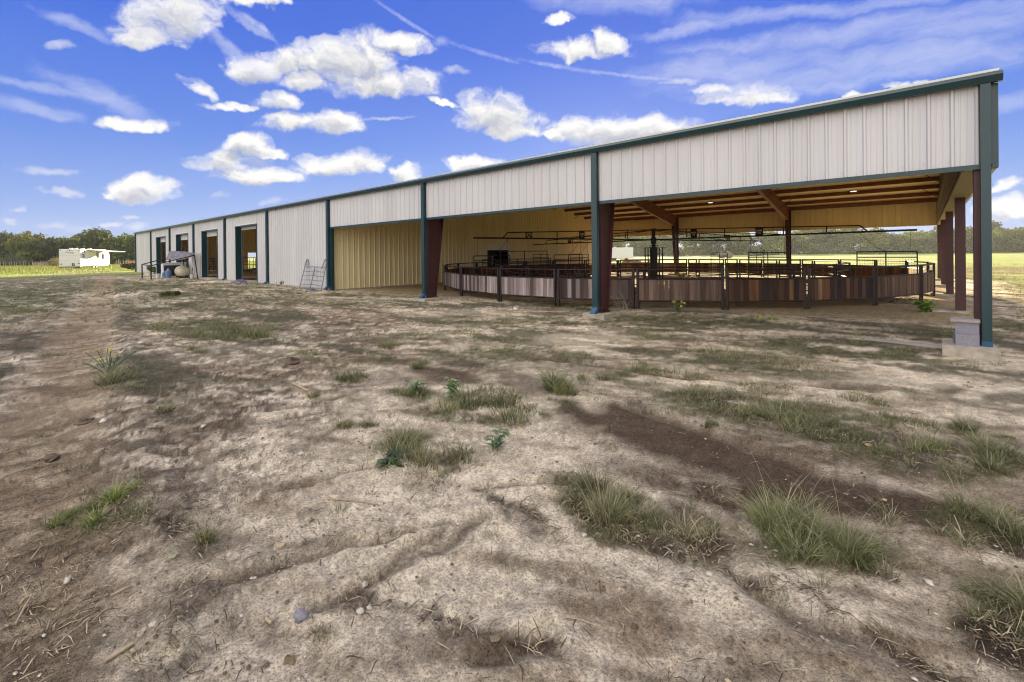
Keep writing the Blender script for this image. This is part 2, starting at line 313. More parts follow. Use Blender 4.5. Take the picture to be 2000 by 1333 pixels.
def build_ground():
    a0 = YAW; A1 = np.linspace(a0-R_(52), a0+R_(52), 900); A2 = np.linspace(a0+R_(52), a0+2*PI-R_(52), 620)[1:-1]
    A = np.concatenate([A1, A2]); na = len(A)
    RR = np.concatenate([[.0], np.geomspace(.3, 2600, 640)]); nr = len(RR)
    rr, aa = np.meshgrid(RR, A, indexing='ij'); x = CAM[0]+rr*np.sin(aa); y = CAM[1]+rr*np.cos(aa)
    z = height(x.ravel(), y.ravel()).reshape(x.shape)
    d, g, p, ins = masks(x, y)
    n = fbm(x*3.1, y*3.1, 5, 101, .6); nb = fbm(x*.25, y*.25, 4, 111); fine = fbm(x*14, y*14, 4, 121, .6); sp = vn(x*38, y*38, 131)
    ca, sa = math.cos(R_(28)), math.sin(R_(28)); xs, ys = x*ca+y*sa, -x*sa+y*ca
    st = fbm(xs*1.2, ys*7, 4, 141, .6)
    def L3(a, b, t): return np.array(a)[None, None]*(1-t[..., None])+np.array(b)[None, None]*t[..., None]
    c = L3((.34, .262, .18), (.82, .70, .535), np.clip(sst(.38, .58, .25*n+.35*nb+.4*st)+.7*p, 0, 1))
    c = c*(1+(.75-.45*np.clip(p+.3, 0, 1))[..., None]*(fine-.5)[..., None])
    def over(c, col, t): return c*(1-t[..., None])+np.array(col)[None, None]*t[..., None]
    c = over(c, (.085, .06, .038), np.clip(np.maximum(d*.85-WETM[0], 0), 0, 1)); c = over(c, (.085, .054, .033), WETM[0]*.95)
    leftd = sst(-1.2, -4.5, x-CAM[0]+.9*(y-CAM[1]))*sst(24, 5, rr)
    rough = np.clip(np.maximum(np.maximum(leftd, d-WETM[0]), g)+.25*sst(5, 14, rr), 0, 1)*(1-.6*p)
    dk = sst(.54, .66, fbm(x*7, y*7, 5, 151, .75))*(.22+.78*rough)*(1-.7*p)*(1-.8*WETM[0]); c = over(c, (.07, .05, .032), dk*.9)
    c = over(c, (.12, .088, .056), .8*leftd*sst(.38, .58, fbm(x*4.5, y*4.5, 5, 158, .65)))
    gc = L3((.04, .042, .022), (.13, .135, .055), fbm(x*5, y*5, 4, 161))
    gt = np.clip(g*.9, 0, 1)[..., None]; c = c*(1-gt)+gc*gt
    lit_ = sst(5, 9, rr)*sst(40, 26, rr)*(1-ins)*(1-.75*p)*(1-tm_(x, y)); lm = sst(.50, .60, fbm(x*.55, y*1.5, 5, 191, .62)*.75+.25*n)
    c = over(c, (.08, .075, .042), .85*lit_*lm)
    far = sst(27, 34, y)*sst(-80, -60, x)+sst(1.5, 4, x)*sst(-4, 8, y)+sst(-56, -62, x)
    far = np.clip(far, 0, 1)
    fc = L3((.20, .26, .065), (.40, .45, .12), fbm(x*.12, y*.5, 4, 171)); c = c*(1-(far*.85)[..., None])+fc*(far*.85)[..., None]
    soil = sst(30, 33, y)*sst(58, 52, y)*sst(-18, -6, x)+.9*sst(9, 12, y)*sst(30, 22, y)*sst(.5, 3, x)*sst(.5, .62, fbm(x*1.1, y*2.2, 4, 178)); soil = np.clip(soil*sst(.3, .5, fbm(x*.3, y*.8, 4, 181)), 0, 1); c = over(c, (.17, .115, .07), soil*.9)
    lane = sst(3.2, 2.2, np.abs(y+3-.12*(x+60)))*sst(-62, -66, x)*sst(-90, -80, x)*.5; c = over(c, (.3, .25, .19), lane)
    tr, al = seg_dist(x, y, TRACK); tm = sst(.7, .3, tr)*sst(.2, .5, n+.2); c = over(c, (.36, .27, .17), tm*.7*sst(.15, .5, n))
    tread = sst(.2, .9, np.sin(al*2*PI/.115+3*vn(x*3, y*3, 4)))*sst(.6, .3, tr); c = over(c, (.14, .10, .065), tread*.7*sst(40, 12, rr)*sst(.3, .5, n))
    c = over(c, (.09, .068, .045), np.exp(-((tr-.95)/.22)**2)*.75*sst(.42, .6, n)*sst(45, 15, rr))
    c = over(c, (.36, .27, .145), ins*.85); c = c*(1+.35*(sp-.5)*sst(10, 3, rr))[..., None]
    th = emask(x, y, ELL['t'])*sst(.36, .54, fbm(x*6, y*6, 5, 195, .7)); c = over(c, (.045, .034, .024), .9*np.clip(th, 0, 1))
    # ruts coloured darker along their bottoms
    for P, w in RUTS:
        q, _ = seg_dist(x+.12*(vn(x*4, y*4, 77)-.5), y+.12*(vn(x*4, y*4, 78)-.5), P); c = over(c, (.11, .078, .054), .75*np.exp(-(q/(w*.9))**2)*sst(.25, .6, fine+.15))
    verts = np.stack([x, y, z], -1).reshape(-1, 3)
    i, j = np.meshgrid(np.arange(nr-1), np.arange(na), indexing='ij'); j2 = (j+1) % na
    f = np.stack([i*na+j, i*na+j2, (i+1)*na+j2, (i+1)*na+j], -1).reshape(-1, 4)
    f = f[na:]   # innermost ring of quads is replaced by the disc below the camera
    cen = np.stack([np.full(na, 0), na+np.roll(np.arange(na), -1), na+np.arange(na)], -1)
    m, nt, b = new_mat('sandy_ground'); L = nt.links.new
    at = N(nt, 'ShaderNodeAttribute', attribute_name='Col'); geo = N(nt, 'ShaderNodeNewGeometry')
    n1 = N(nt, 'ShaderNodeTexNoise'); n1.inputs['Scale'].default_value = 55; n1.inputs['Detail'].default_value = 6; n1.inputs['Roughness'].default_value = .7; L(geo.outputs['Position'], n1.inputs[0])
    r1 = N(nt, 'ShaderNodeMapRange'); r1.inputs[1].default_value = .3; r1.inputs[2].default_value = .7; r1.inputs[3].default_value = .55; r1.inputs[4].default_value = 1.75; L(n1.outputs[0], r1.inputs[0])  # low spots of the bump noise darkened, crevice shade put into the colour
    n2 = N(nt, 'ShaderNodeTexNoise'); n2.inputs['Scale'].default_value = 150; n2.inputs['Detail'].default_value = 3; L(geo.outputs['Position'], n2.inputs[0])
    r2 = N(nt, 'ShaderNodeMapRange'); r2.inputs[1].default_value = .57; r2.inputs[2].default_value = .63; r2.inputs[3].default_value = 1.06; r2.inputs[4].default_value = .36; L(n2.outputs[0], r2.inputs[0])
    n3 = N(nt, 'ShaderNodeTexNoise'); n3.inputs['Scale'].default_value = 9; n3.inputs['Detail'].default_value = 8; n3.inputs['Roughness'].default_value = .75; L(geo.outputs['Position'], n3.inputs[0])
    r3 = N(nt, 'ShaderNodeMapRange'); r3.inputs[1].default_value = .35; r3.inputs[2].default_value = .65; r3.inputs[3].default_value = .72; r3.inputs[4].default_value = 1.2; L(n3.outputs[0], r3.inputs[0])
    mu = N(nt, 'ShaderNodeMath', operation='MULTIPLY'); L(r1.outputs[0], mu.inputs[0]); L(r2.outputs[0], mu.inputs[1])
    mu2 = N(nt, 'ShaderNodeMath', operation='MULTIPLY'); L(mu.outputs[0], mu2.inputs[0]); L(r3.outputs[0], mu2.inputs[1])
    vm = N(nt, 'ShaderNodeVectorMath', operation='SCALE'); L(at.outputs['Color'], vm.inputs[0]); L(mu2.outputs[0], vm.inputs['Scale']); L(vm.outputs[0], b.inputs['Base Color'])
    b.inputs['Roughness'].default_value = .95; b.inputs['Specular IOR Level'].default_value = .2
    ad = N(nt, 'ShaderNodeMath', operation='MULTIPLY_ADD'); L(n1.outputs[0], ad.inputs[0]); ad.inputs[1].default_value = .5; L(n3.outputs[0], ad.inputs[2])
    bp = N(nt, 'ShaderNodeBump'); bp.inputs['Strength'].default_value = 1; bp.inputs['Distance'].default_value = .075; L(ad.outputs[0], bp.inputs['Height']); L(bp.outputs[0], b.inputs['Normal'])
    fq = np_mesh('ground', verts, f, m, c.reshape(-1, 3), True)
    # close the small disc under the camera
    me = fq.data; bm = bmesh.new(); bm.from_mesh(me); bm.verts.ensure_lookup_table()
    bmesh.ops.contextual_create(bm, geom=[bm.verts[na+k] for k in range(0, na)]) if False else None
    ring = [bm.verts[na+k] for k in range(na)]; cv = bm.verts[0]
    for k in range(na): bm.faces.new((cv, ring[(k+1) % na], ring[k])).smooth = True
    bm.to_mesh(me); bm.free()
    tag(fq, kind='structure'); return fq
build_ground()

# ------------------------------------------------------------------ grass
GREEN = [(.20, .25, .085), (.28, .32, .12), (.14, .18, .06), (.36, .37, .15)]
DRY = [(.46, .39, .25), (.34, .29, .17), (.55, .49, .36), (.20, .17, .10)]
def blades(bx, by, bz, ln, wd, lean, az, cols, seg=3):
    """curved tapering blades as numpy arrays"""
    n = len(bx); t = np.linspace(0, 1, seg+1); V = []; C = []
    dx, dy = np.cos(az), np.sin(az); px, py = -dy, dx
    tw = rng.uniform(0, PI, n); wx, wy = np.cos(tw), np.sin(tw)
    for k, tk in enumerate(t):
        ho = ln*lean*(tk**1.6); up = ln*tk*np.sqrt(np.clip(1-(lean*tk*.85)**2, .05, 1)); w = wd*(1-tk*.88)/2
        cx = bx+dx*ho; cy = by+dy*ho; cz = bz+up-.01
        V.append(np.stack([cx-wx*w, cy-wy*w, cz], -1)); V.append(np.stack([cx+wx*w, cy+wy*w, cz], -1))
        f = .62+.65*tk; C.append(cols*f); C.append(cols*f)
    V = np.stack(V, 1); C = np.stack(C, 1); m = 2*(seg+1)
    base = (np.arange(n)*m)[:, None]; F = [np.concatenate([base+2*k, base+2*k+1, base+2*k+3, base+2*k+2], 1) for k in range(seg)]
    return V.reshape(-1, 3), np.stack(F, 1).reshape(-1, 4), np.clip(C.reshape(-1, 3), 0, 1)
def pick(n, dry):
    g = np.array(GREEN)[rng.integers(0, 4, n)]; d = np.array(DRY)[rng.integers(0, 4, n)]
    return np.where((rng.random(n) < dry)[:, None], d, g)*rng.uniform(.75, 1.25, (n, 1))
def clump(name, label, cat, u, v, wpx, hpx, n, dry=.3, lean=.7, wd=.005, tint=None, group=None):
    c = G(u, v); q = c-CAM; depth = q@CD; rw = wpx/2*depth/FPX; hh = .8*hpx*depth/FPX
    k = max(4, int(rw/.05)); cx = rng.normal(0, .55, k); cy = rng.normal(0, .5, k)
    idx = rng.integers(0, k, n); sx = (cx[idx]+rng.normal(0, .17, n))*rw; sy = (cy[idx]+rng.normal(0, .17, n))*rw*.8
    m = np.hypot(sx, sy) < rw*1.15; sx, sy, idx = sx[m], sy[m], idx[m]; n = len(sx)
    x = c[0]+sx; y = c[1]+sy; z = height(x, y)
    sc = rng.uniform(.3, 1.25, k)[idx]; ln = hh*sc*rng.uniform(.45, 1.25, n)*(1-.35*np.hypot(sx, sy)/rw)
    out_ = rng.random(n) < .07; ln = np.where(out_, ln*1.9, ln)
    az = np.where(rng.random(n) < .6, np.arctan2(sy-cy[idx]*rw, sx-cx[idx]*rw), rng.uniform(0, 2*PI, n)); ln2 = np.clip(rng.normal(lean, .25, n), .05, 1.15)
    cols = pick(n, dry); cols = np.where(out_[:, None], np.array([(.5, .46, .3)]), cols)*np.repeat(1, n)[:, None]*(.6+.5*rng.random(k)[idx])[:, None]
    if tint is not None: cols = cols*np.array(tint)
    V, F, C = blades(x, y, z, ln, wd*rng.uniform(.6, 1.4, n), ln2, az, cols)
    o = np_mesh(name, V-c, F, M['grass'], C); o.location = c; return tag(o, label, cat, group)
CL = [
 (225, 745, 95, 42, 420, .45, 'dry-edged grass clump around the sunflower stems at the left'),
 (326, 803, 34, 46, 90, .35, 'small upright grass tuft alone on bare sand left of centre'),
 (385, 686, 60, 24, 220, .45, 'yellowish grass tuft at the front of the left weed strip'),
 (690, 744, 92, 34, 420, .3, 'dark rounded grass tuft on the pale sand left of the middle'),
 (805, 768, 92, 34, 380, .3, 'grass tuft between the dark rounded tuft and the long centre clump'),
 (830, 718, 60, 30, 220, .3, 'grass tuft on the dark soil patch behind the centre clumps'),
 (960, 796, 200, 58, 1100, .35, 'long green grass clump in the middle of the yard'),
 (1085, 768, 76, 62, 420, .15, 'bright green grass standing at the right end of the long middle clump'),
 (825, 885, 190, 76, 1000, .45, 'wide olive grass clump in front of the long middle clump'),
 (700, 838, 90, 40, 260, .4, 'thin sprawling grass left of the wide olive clump'),
 (605, 778, 44, 28, 110, .5, 'thin grass tuft leaning on the pale sand'),
 (1200, 985, 150, 100, 900, .55, 'tangled dry grass clump with dark thatch in the foreground'),
 (1330, 1010, 120, 36, 380, .8, 'brown dead grass mat trailing right of the tangled clump'),
 (1560, 1050, 190, 92, 1200, .15, 'largest deep green grass clump at lower right'),
 (1660, 1080, 170, 80, 800, .3, 'sprawling right half of the big green foreground clump'),
 (1450, 790, 200, 36, 700, .4, 'low grass mat behind the wet brown soil'),
 (1560, 830, 170, 42, 600, .45, 'straggling grass on the edge of the wet soil'),
 (1780, 840, 150, 32, 400, .45, 'sparse flat grass right of the wet soil'),
 (1790, 870, 110, 40, 300, .5, 'pale wiry grass lying across the grey mud'),
 (1935, 905, 150, 66, 800, .25, 'thick arching grass at the right edge of the yard'),
 (1900, 850, 100, 44, 350, .35, 'grass tuft just behind the thick arching one at right'),
 (1940, 1030, 150, 56, 520, .35, 'long leaning grass below the thick arching clump'),
 (1975, 1190, 130, 100, 620, .6, 'dark dry grass clump at the lower right edge'),
 (160, 1000, 110, 46, 800, .05, 'bright green fine grass patch on the dark soil at lower left'),
 (250, 965, 100, 34, 500, .08, 'thin bright grass right of the green patch at lower left'),
 (400, 1058, 66, 42, 150, .4, 'grass tuft alone on gravel below the bright patch'),
 (1270, 655, 110, 22, 400, .45, 'grass mat in front of the second open post'),
 (1260, 722, 80, 26, 260, .4, 'small grass tuft right of the dark middle soil'),
 (1420, 845, 70, 44, 220, .3, 'green tuft at the left end of the wet soil edge'),
 (440, 650, 160, 30, 800, .35, 'long strip of grass and weeds across the left middle ground'),
 (510, 655, 80, 40, 380, .25, 'taller grass at the right end of the left weed strip'),
 (310, 640, 110, 24, 420, .3, 'low grass at the left end of the left weed strip'),
 (600, 690, 80, 20, 240, .35, 'grass fringe beside the grey puddle stain'),
 (760, 680, 90, 22, 300, .35, 'flat grass behind the dark soil patch'),
 (1500, 632, 100, 14, 200, .4, 'weeds at the foot of the pen fence right of centre'),
 (1700, 660, 120, 18, 260, .5, 'grass growing along the long grey plank'),
 (1860, 1068, 90, 40, 160, .7, 'wiry stalks reaching right from the big green clump'),
 (1720, 1010, 80, 70, 60, .8, 'few tall bent stalks behind the big green clump'),
 (870, 985, 60, 12, 60, .9, 'few dead blades flat on sand below the olive clump'),
 (1750, 620, 90, 12, 150, .5, 'low grass by the right end of the pen fence'),
]
CL += [
 (1335, 735, 110, 20, 300, .5, 'low half dry grass behind the dark soil, right of the middle post'),
 (1180, 745, 90, 24, 260, .5, 'flat weeds between the long middle clump and the middle post'),
 (1120, 700, 110, 14, 260, .5, 'thin grass strip in front of the middle post'),
 (900, 650, 120, 16, 320, .5, 'weedy strip in front of the first open post'),
 (1020, 665, 90, 12, 240, .5, 'sparse grass between the two open posts'),
 (1400, 690, 160, 18, 420, .55, 'grey green mat in the open ground before the pen'),
 (1560, 720, 170, 22, 420, .55, 'broad grey green mat toward the corner post'),
 (1690, 790, 110, 24, 260, .5, 'low grass between the wet soil and the corner footing'),
 (480, 745, 60, 12, 120, .5, 'scant grass left of the soil clod'),
 (740, 700, 70, 18, 200, .35, 'bright grass at the left edge of the grey stain'),
 (1490, 765, 120, 20, 300, .6, 'bleached grass mat above the wet soil'),
 (1380, 1090, 110, 26, 220, .9, 'dead brown stems trailing down from the tangled clump'),
 (1500, 1160, 90, 20, 160, .95, 'dead stem tangle on pale sand at lower right'),
 (1720, 1240, 120, 20, 160, .9, 'dead stems on the lower right sand'),
 (620, 1240, 120, 16, 320, 1., 'mat of dry straw on sand at the bottom left of centre'),
 (700, 1300, 130, 16, 320, 1., 'second mat of dry straw below the first'),
 (100, 690, 90, 12, 160, .6, 'dull weeds on the bank left of the track'),
 (50, 610, 110, 14, 360, .2, 'green grass left of the track'),
]
for u, v, w, h, n, dry, lab in CL:
    clump('grass_clump', lab, 'grass clump', u, v, w, h, int(n*1.9), dry, tint=(1.05, 1.12, .9) if dry < .12 else None, lean=.75 if dry < .6 else .95, wd=.0055 if v > 850 else .007, group='grass clumps across the yard')

def scatter(n, rmin, rmax, key):
    """points in the camera's sector, area-uniform in log range, kept with probability key(mask)"""
    a = YAW+rng.uniform(-R_(51), R_(51), n); r = np.exp(rng.uniform(math.log(rmin), math.log(rmax), n)*1.0)
    x = CAM[0]+r*np.sin(a); y = CAM[1]+r*np.cos(a); return x, y, r
def ground_cover():
    V = []; F = []; C = []; off = 0
    x, y, r = scatter(420000, 2.4, 60, None); d, g, p, ins = masks(x, y)
    k = (rng.random(len(x)) < (g*1.0*sst(.38, .55, fbm(x*3, y*3, 3, 203))*.95))&(ins < .1); k &= ~((y > -.05)&(y < .3)&(x < PX)); x, y, r = x[k], y[k], r[k]; n = len(x)
    cols = pick(n, .42)
    s = np.clip(.6+r/26, .6, 2.4); ln = rng.uniform(.02, .085, n)*s
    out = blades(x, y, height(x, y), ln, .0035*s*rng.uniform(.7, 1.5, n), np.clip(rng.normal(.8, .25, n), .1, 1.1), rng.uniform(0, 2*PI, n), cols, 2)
    o = np_mesh('ground_cover_grass', *out[:2], M['grass'], out[2]); tag(o, 'short green and dry grass scattered over the sandy yard', 'grass', kind='stuff')
    # small tufts sprinkled over the weedy ground
    x, y, r = scatter(60000, 2.6, 42, None); d, g, p, ins = masks(x, y); k = (rng.random(len(x)) < .17*g*np.clip(r/8, .25, 1.8)+.004)&(ins < .1)&~((y > -.3)&(y < .5)&(x < PX+.5)); x, y, r = x[k], y[k], r[k]; m = len(x); nb = 34
    hh = np.repeat(rng.uniform(.03, .13, m)*np.clip(.7+r/30, .7, 1.5), nb); tx = np.repeat(x, nb); ty = np.repeat(y, nb); rad = hh*.55; a = rng.uniform(0, 2*PI, m*nb); q = np.sqrt(rng.random(m*nb)); bx = tx+np.cos(a)*rad*q; by = ty+np.sin(a)*rad*q
    dry = np.repeat(rng.uniform(.1, .8, m), nb); gg = np.array(GREEN)[rng.integers(0, 4, m*nb)]; dd = np.array(DRY)[rng.integers(0, 4, m*nb)]; cols = np.where((rng.random(m*nb) < dry)[:, None], dd, gg)*np.repeat(rng.uniform(.6, 1.15, m), nb)[:, None]
    out = blades(bx, by, height(bx, by), hh*rng.uniform(.5, 1.2, m*nb), .004*np.clip(.7+np.repeat(r, nb)/18, .7, 2.4), np.clip(rng.normal(.75, .25, m*nb), .1, 1.1), a, cols, 2)
    tag(np_mesh('low_tuft_grass', *out[:2], M['grass'], out[2]), 'scattered low tufts of half dry grass over the yard', 'grass', kind='stuff')
    # sunlit rough grass: left verge and behind the barn and to the right
    n = 60000; x = np.concatenate([rng.uniform(-150, -58, n//2), rng.uniform(-30, 12, n//4), rng.uniform(1, 14, n//4)]); y = np.concatenate([rng.uniform(-24, 30, n//2), rng.uniform(26, 70, n//4), rng.uniform(-3, 30, n//4)])
    d, g, p, ins = masks(x, y); k = (ins < .05)&(fbm(x*.5, y*.5, 3, 301) > .38)&~((x > -73)&(x < .8)&(y > -2)&(y < 26)); x, y = x[k], y[k]; n = len(x)
    r = np.hypot(x-CAM[0], y-CAM[1]); hgt = np.where(x < -50, rng.uniform(.12, .5, n)*sst(-60, -80, x)+.06, rng.uniform(.03, .12, n))
    cols = np.array([(.24, .34, .05), (.36, .40, .07), (.16, .25, .04), (.40, .36, .12)])[rng.integers(0, 4, n)]*rng.uniform(.8, 1.2, (n, 1))
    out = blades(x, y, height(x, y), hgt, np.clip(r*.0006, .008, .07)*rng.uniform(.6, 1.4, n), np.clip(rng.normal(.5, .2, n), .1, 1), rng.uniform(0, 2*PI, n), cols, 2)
    o = np_mesh('rough_grass', *out[:2], M['grass'], out[2]); tag(o, 'tall sunlit yellow green grass of the verge and field', 'grass', kind='stuff')
    # straw, roots and dead stems lying on the sand
    x, y, r = scatter(90000, 1.9, 22, None); d, g, p, ins = masks(x, y)
    left = sst(0, -3, (x-CAM[0])+.6*(y-CAM[1])+1)
    k = rng.random(len(x)) < np.maximum((.04+.6*np.maximum(np.maximum(d-WETM[0], 0), g)+.4*left)*sst(.40, .58, fbm(x*3.3, y*3.3, 4, 211)), .9*emask(x, y, ELL['t'])); x, y, r = x[k], y[k], r[k]; n = len(x)
    ln = .015+.10*rng.random(n)**1.6; az = rng.uniform(0, 2*PI, n); z0 = height(x, y); x1, y1 = x+np.cos(az)*ln, y+np.sin(az)*ln; z1 = height(x1, y1); w = rng.uniform(.0010, .0028, n)
    px, py = -np.sin(az)*w, np.cos(az)*w; xm, ym = (x+x1)/2+py*rng.uniform(-8, 8, n), (y+y1)/2+px*rng.uniform(-8, 8, n); zm = (z0+z1)/2+rng.uniform(.004, .018, n)
    P = [np.stack([x-px, y-py, z0+.003], -1), np.stack([x+px, y+py, z0+.003], -1), np.stack([xm-px, ym-py, zm], -1), np.stack([xm+px, ym+py, zm+.002], -1), np.stack([x1-px*.3, y1-py*.3, z1+.004], -1), np.stack([x1+px*.3, y1+py*.3, z1+.004], -1)]
    V = np.stack(P, 1).reshape(-1, 3); b = (np.arange(n)*6)[:, None]; F = np.stack([np.concatenate([b, b+1, b+3, b+2], 1), np.concatenate([b+2, b+3, b+5, b+4], 1)], 1).reshape(-1, 4)
    C = np.repeat(np.array([(1, 1, 1), (.5, .45, .4), (1.3, 1.25, 1.2), (.22, .18, .15), (.16, .13, .11)])[rng.integers(0, 5, n)], 6, 0)
    tag(np_mesh('dead_stems', V, F, M['straw'], C), 'straw, roots and dead stems lying on the sand', 'straw', kind='stuff')
    # gravel and crumbs
    x, y, r = scatter(52000, 1.9, 22, None); d, g, p, ins = masks(x, y)
    left = sst(0, -3, (x-CAM[0])+.6*(y-CAM[1])+1); rt = sst(2.5, .5, np.hypot(x-.6, y+1.2))
    k = rng.random(len(x)) < (.10+.5*left+.6*rt+.2*d)*sst(.34, .6, fbm(x*2.2, y*2.2, 4, 221)); x, y = x[k], y[k]; n = len(x); z = height(x, y)
    s = .0028+.011*rng.random(n)**5; s[rng.random(n) < .006] *= 1.9; big = rng.random(n) < .045; s = np.where(big, rng.uniform(.006, .017, n), s)
    ico = np.array([(0, 0, 1), (.9, 0, .2), (.3, .85, .25), (-.75, .5, .2), (-.7, -.55, .25), (.3, -.85, .2), (0, 0, -.8)])
    fa = np.array([(0, 1, 2), (0, 2, 3), (0, 3, 4), (0, 4, 5), (0, 5, 1), (6, 2, 1), (6, 3, 2), (6, 4, 3), (6, 5, 4), (6, 1, 5)])
    th = rng.uniform(0, 2*PI, n); co, si = np.cos(th), np.sin(th); q = ico[None]*rng.uniform(.65, 1.25, (n, 7, 1))
    X = (q[..., 0]*co[:, None]-q[..., 1]*si[:, None])*s[:, None]*1.25+x[:, None]; Y = (q[..., 0]*si[:, None]+q[..., 1]*co[:, None])*s[:, None]+y[:, None]; Z = q[..., 2]*s[:, None]*.75+(z+s*.35)[:, None]
    V = np.stack([X, Y, Z], -1).reshape(-1, 3); F = (fa[None]+(np.arange(n)*7)[:, None, None]).reshape(-1, 3)
    pal = np.array([(1, 1, 1), (.55, .45, .36), (.35, .28, .22), (.8, .7, .55), (.25, .19, .14), (.3, .24, .19)]); ci_ = np.where(big, rng.integers(0, 2, n)+4, rng.integers(0, 6, n)); C = np.repeat(pal[ci_]*np.where(big, .85, 1)[:, None], 7, 0)
    tag(np_mesh('gravel', V, F, M['stone'], C), 'small stones and soil crumbs strewn over the yard', 'gravel', kind='stuff')
ground_cover()

# single stones, clods, sticks one can point to
def lone(b, name, m, label, cat, c, group=None):
    o = b.build(name, m, loc=tuple(c)); return tag(o, label, cat, group)
def stone(u, v, px, label, name='stone', m=None, flat=.6, dk=1.):
    c = G(u, v); r = px/2*((c-CAM)@CD)/FPX; b = MB(); b.col = (dk, dk, dk)
    b.sphere((c[0], c[1], c[2]+r*flat*.3), (r*1.15, r, r*flat), 9, 6, .75); b.sm = [name == 'stone']*len(b.sm); lone(b, name, m or M['stone'], label, name, c)
stone(588, 891, 15, 'pale flat stone on bare sand left of centre', dk=1.25, flat=.35)
stone(513, 932, 14, 'rounded pale stone below the flat one')
stone(710, 1128, 15, 'oblong cream stone in the centre foreground', flat=.5)
stone(705, 1187, 14, 'round pebble paired beside a smaller one in the foreground', flat=.8)
stone(722, 1180, 11, 'smaller of the two paired pebbles in the foreground', flat=.8)
stone(653, 1101, 14, 'grey white stone beside the erosion line', flat=.6)
stone(587, 1206, 24, 'bluish grey stone chunk on sand at lower left', m=M['block'], flat=.6)
stone(132, 1127, 13, 'yellowish round stone at lower left', flat=.8)
stone(300, 1229, 15, 'long pale pebble near the dry stick')
stone(397, 835, 10, 'small white stone beyond the gravel')
stone(1385, 1128, 12, 'pale stone near the dead grass trail')
stone(1815, 1140, 15, 'white stone right of the big green clump')
stone(1141, 1045, 10, 'tiny cream pebble below the tangled dry clump')
stone(202, 818, 15, 'whitish stone by the small left weed', dk=1.2)
stone(570, 712, 24, 'brown soil clod on the pale sand', 'soil_clod', M['soil'], .8)
stone(1690, 968, 18, 'small soil clod on the wet brown patch', 'soil_clod', M['soil'], .7)
stone(98, 888, 26, 'dark soil clod on the left wheel track', 'soil_clod', M['soil'], .6)
stone(165, 815, 26, 'dark soil clod left of the whitish stone', 'soil_clod', M['soil'], .5)
stone(1007, 604, 10, 'white rock on the ground in front of the pen', dk=1.2, flat=.7)
stone(356, 935, 12, 'dark clod beside the bright grass patch', 'soil_clod', M['soil'], .6)
stone(1240, 1220, 14, 'mossy earth lump at the bottom centre', 'soil_clod', M['soil'], .8)
def stick(pts, w, label):
    P = [G(*q)+np.array([0, 0, .012]) for q in pts]; b = MB(); dep = (P[0]-CAM)@CD; r = w/2*dep/FPX
    b.col = (1.1, 1.05, 1)
    for i, (p, q) in enumerate(zip(P[:-1], P[1:])): b.tube(p, q, r*(1-.15*i), 7)
    c = P[0].copy(); c[2] -= .012; lone(b, 'dry_stick', M['straw'], label, 'stick', c)
stick([(205, 1296), (232, 1280), (262, 1266)], 9, 'thick broken stick lying at lower left')
stick([(216, 1165), (240, 1155), (258, 1147)], 4, 'short twig above the thick broken stick')
stick([(640, 978), (690, 982), (740, 985)], 3, 'thin curved twig on sand in the centre foreground')
stick([(750, 1060), (775, 1040), (802, 1012)], 5, 'forked dead root on the erosion line')
stick([(30, 1205), (50, 1170), (62, 1150)], 4, 'thin bent stem on the left wheel track')
stick([(520, 1208), (530, 1215)], 7, 'short stub of wood beside the bluish stone')
stick([(1090, 1210), (1130, 1208), (1180, 1224)], 2.5, 'thin dark root on the pale foreground sand')
stick([(572, 750), (590, 760), (602, 766)], 5, 'small dark twig on the left pale sand')
def litter_leaf(u, v, px, label, col):
    c = G(u, v); r = px/2*((c-CAM)@CD)/FPX; b = MB(); b.col = col; n = 9
    pts = [(c[0]+r*(1+.35*math.sin(3*t))*math.cos(t), c[1]+r*.7*(1+.3*math.cos(5*t))*math.sin(t), c[2]+.012+.25*r*math.sin(2*t)) for t in [2*PI*i/n for i in range(n)]]
    b.add([(c[0], c[1], c[2]+.015)]+pts, [(0, 1+i, 1+(i+1) % n) for i in range(n)]); lone(b, 'dead_leaf', M['straw'], label, 'leaf', c)
litter_leaf(565, 1283, 26, 'brown lobed leaf on pale sand at the bottom', (.45, .38, .3))
litter_leaf(548, 1060, 24, 'pale curled leaf on the erosion line', (1.1, 1.05, .9))
litter_leaf(338, 1097, 20, 'greenish torn leaf on the gravel', (.8, .95, .8))
litter_leaf(1692, 877, 16, 'tan leaf caught in the wet soil grass', (1.1, .9, .5))
litter_leaf(965, 1250, 26, 'grey curled leaf by the bottom erosion edge', (.5, .45, .42))
litter_leaf(1725, 975, 12, 'small pale leaf on the wet soil', (1.2, 1.1, .9))

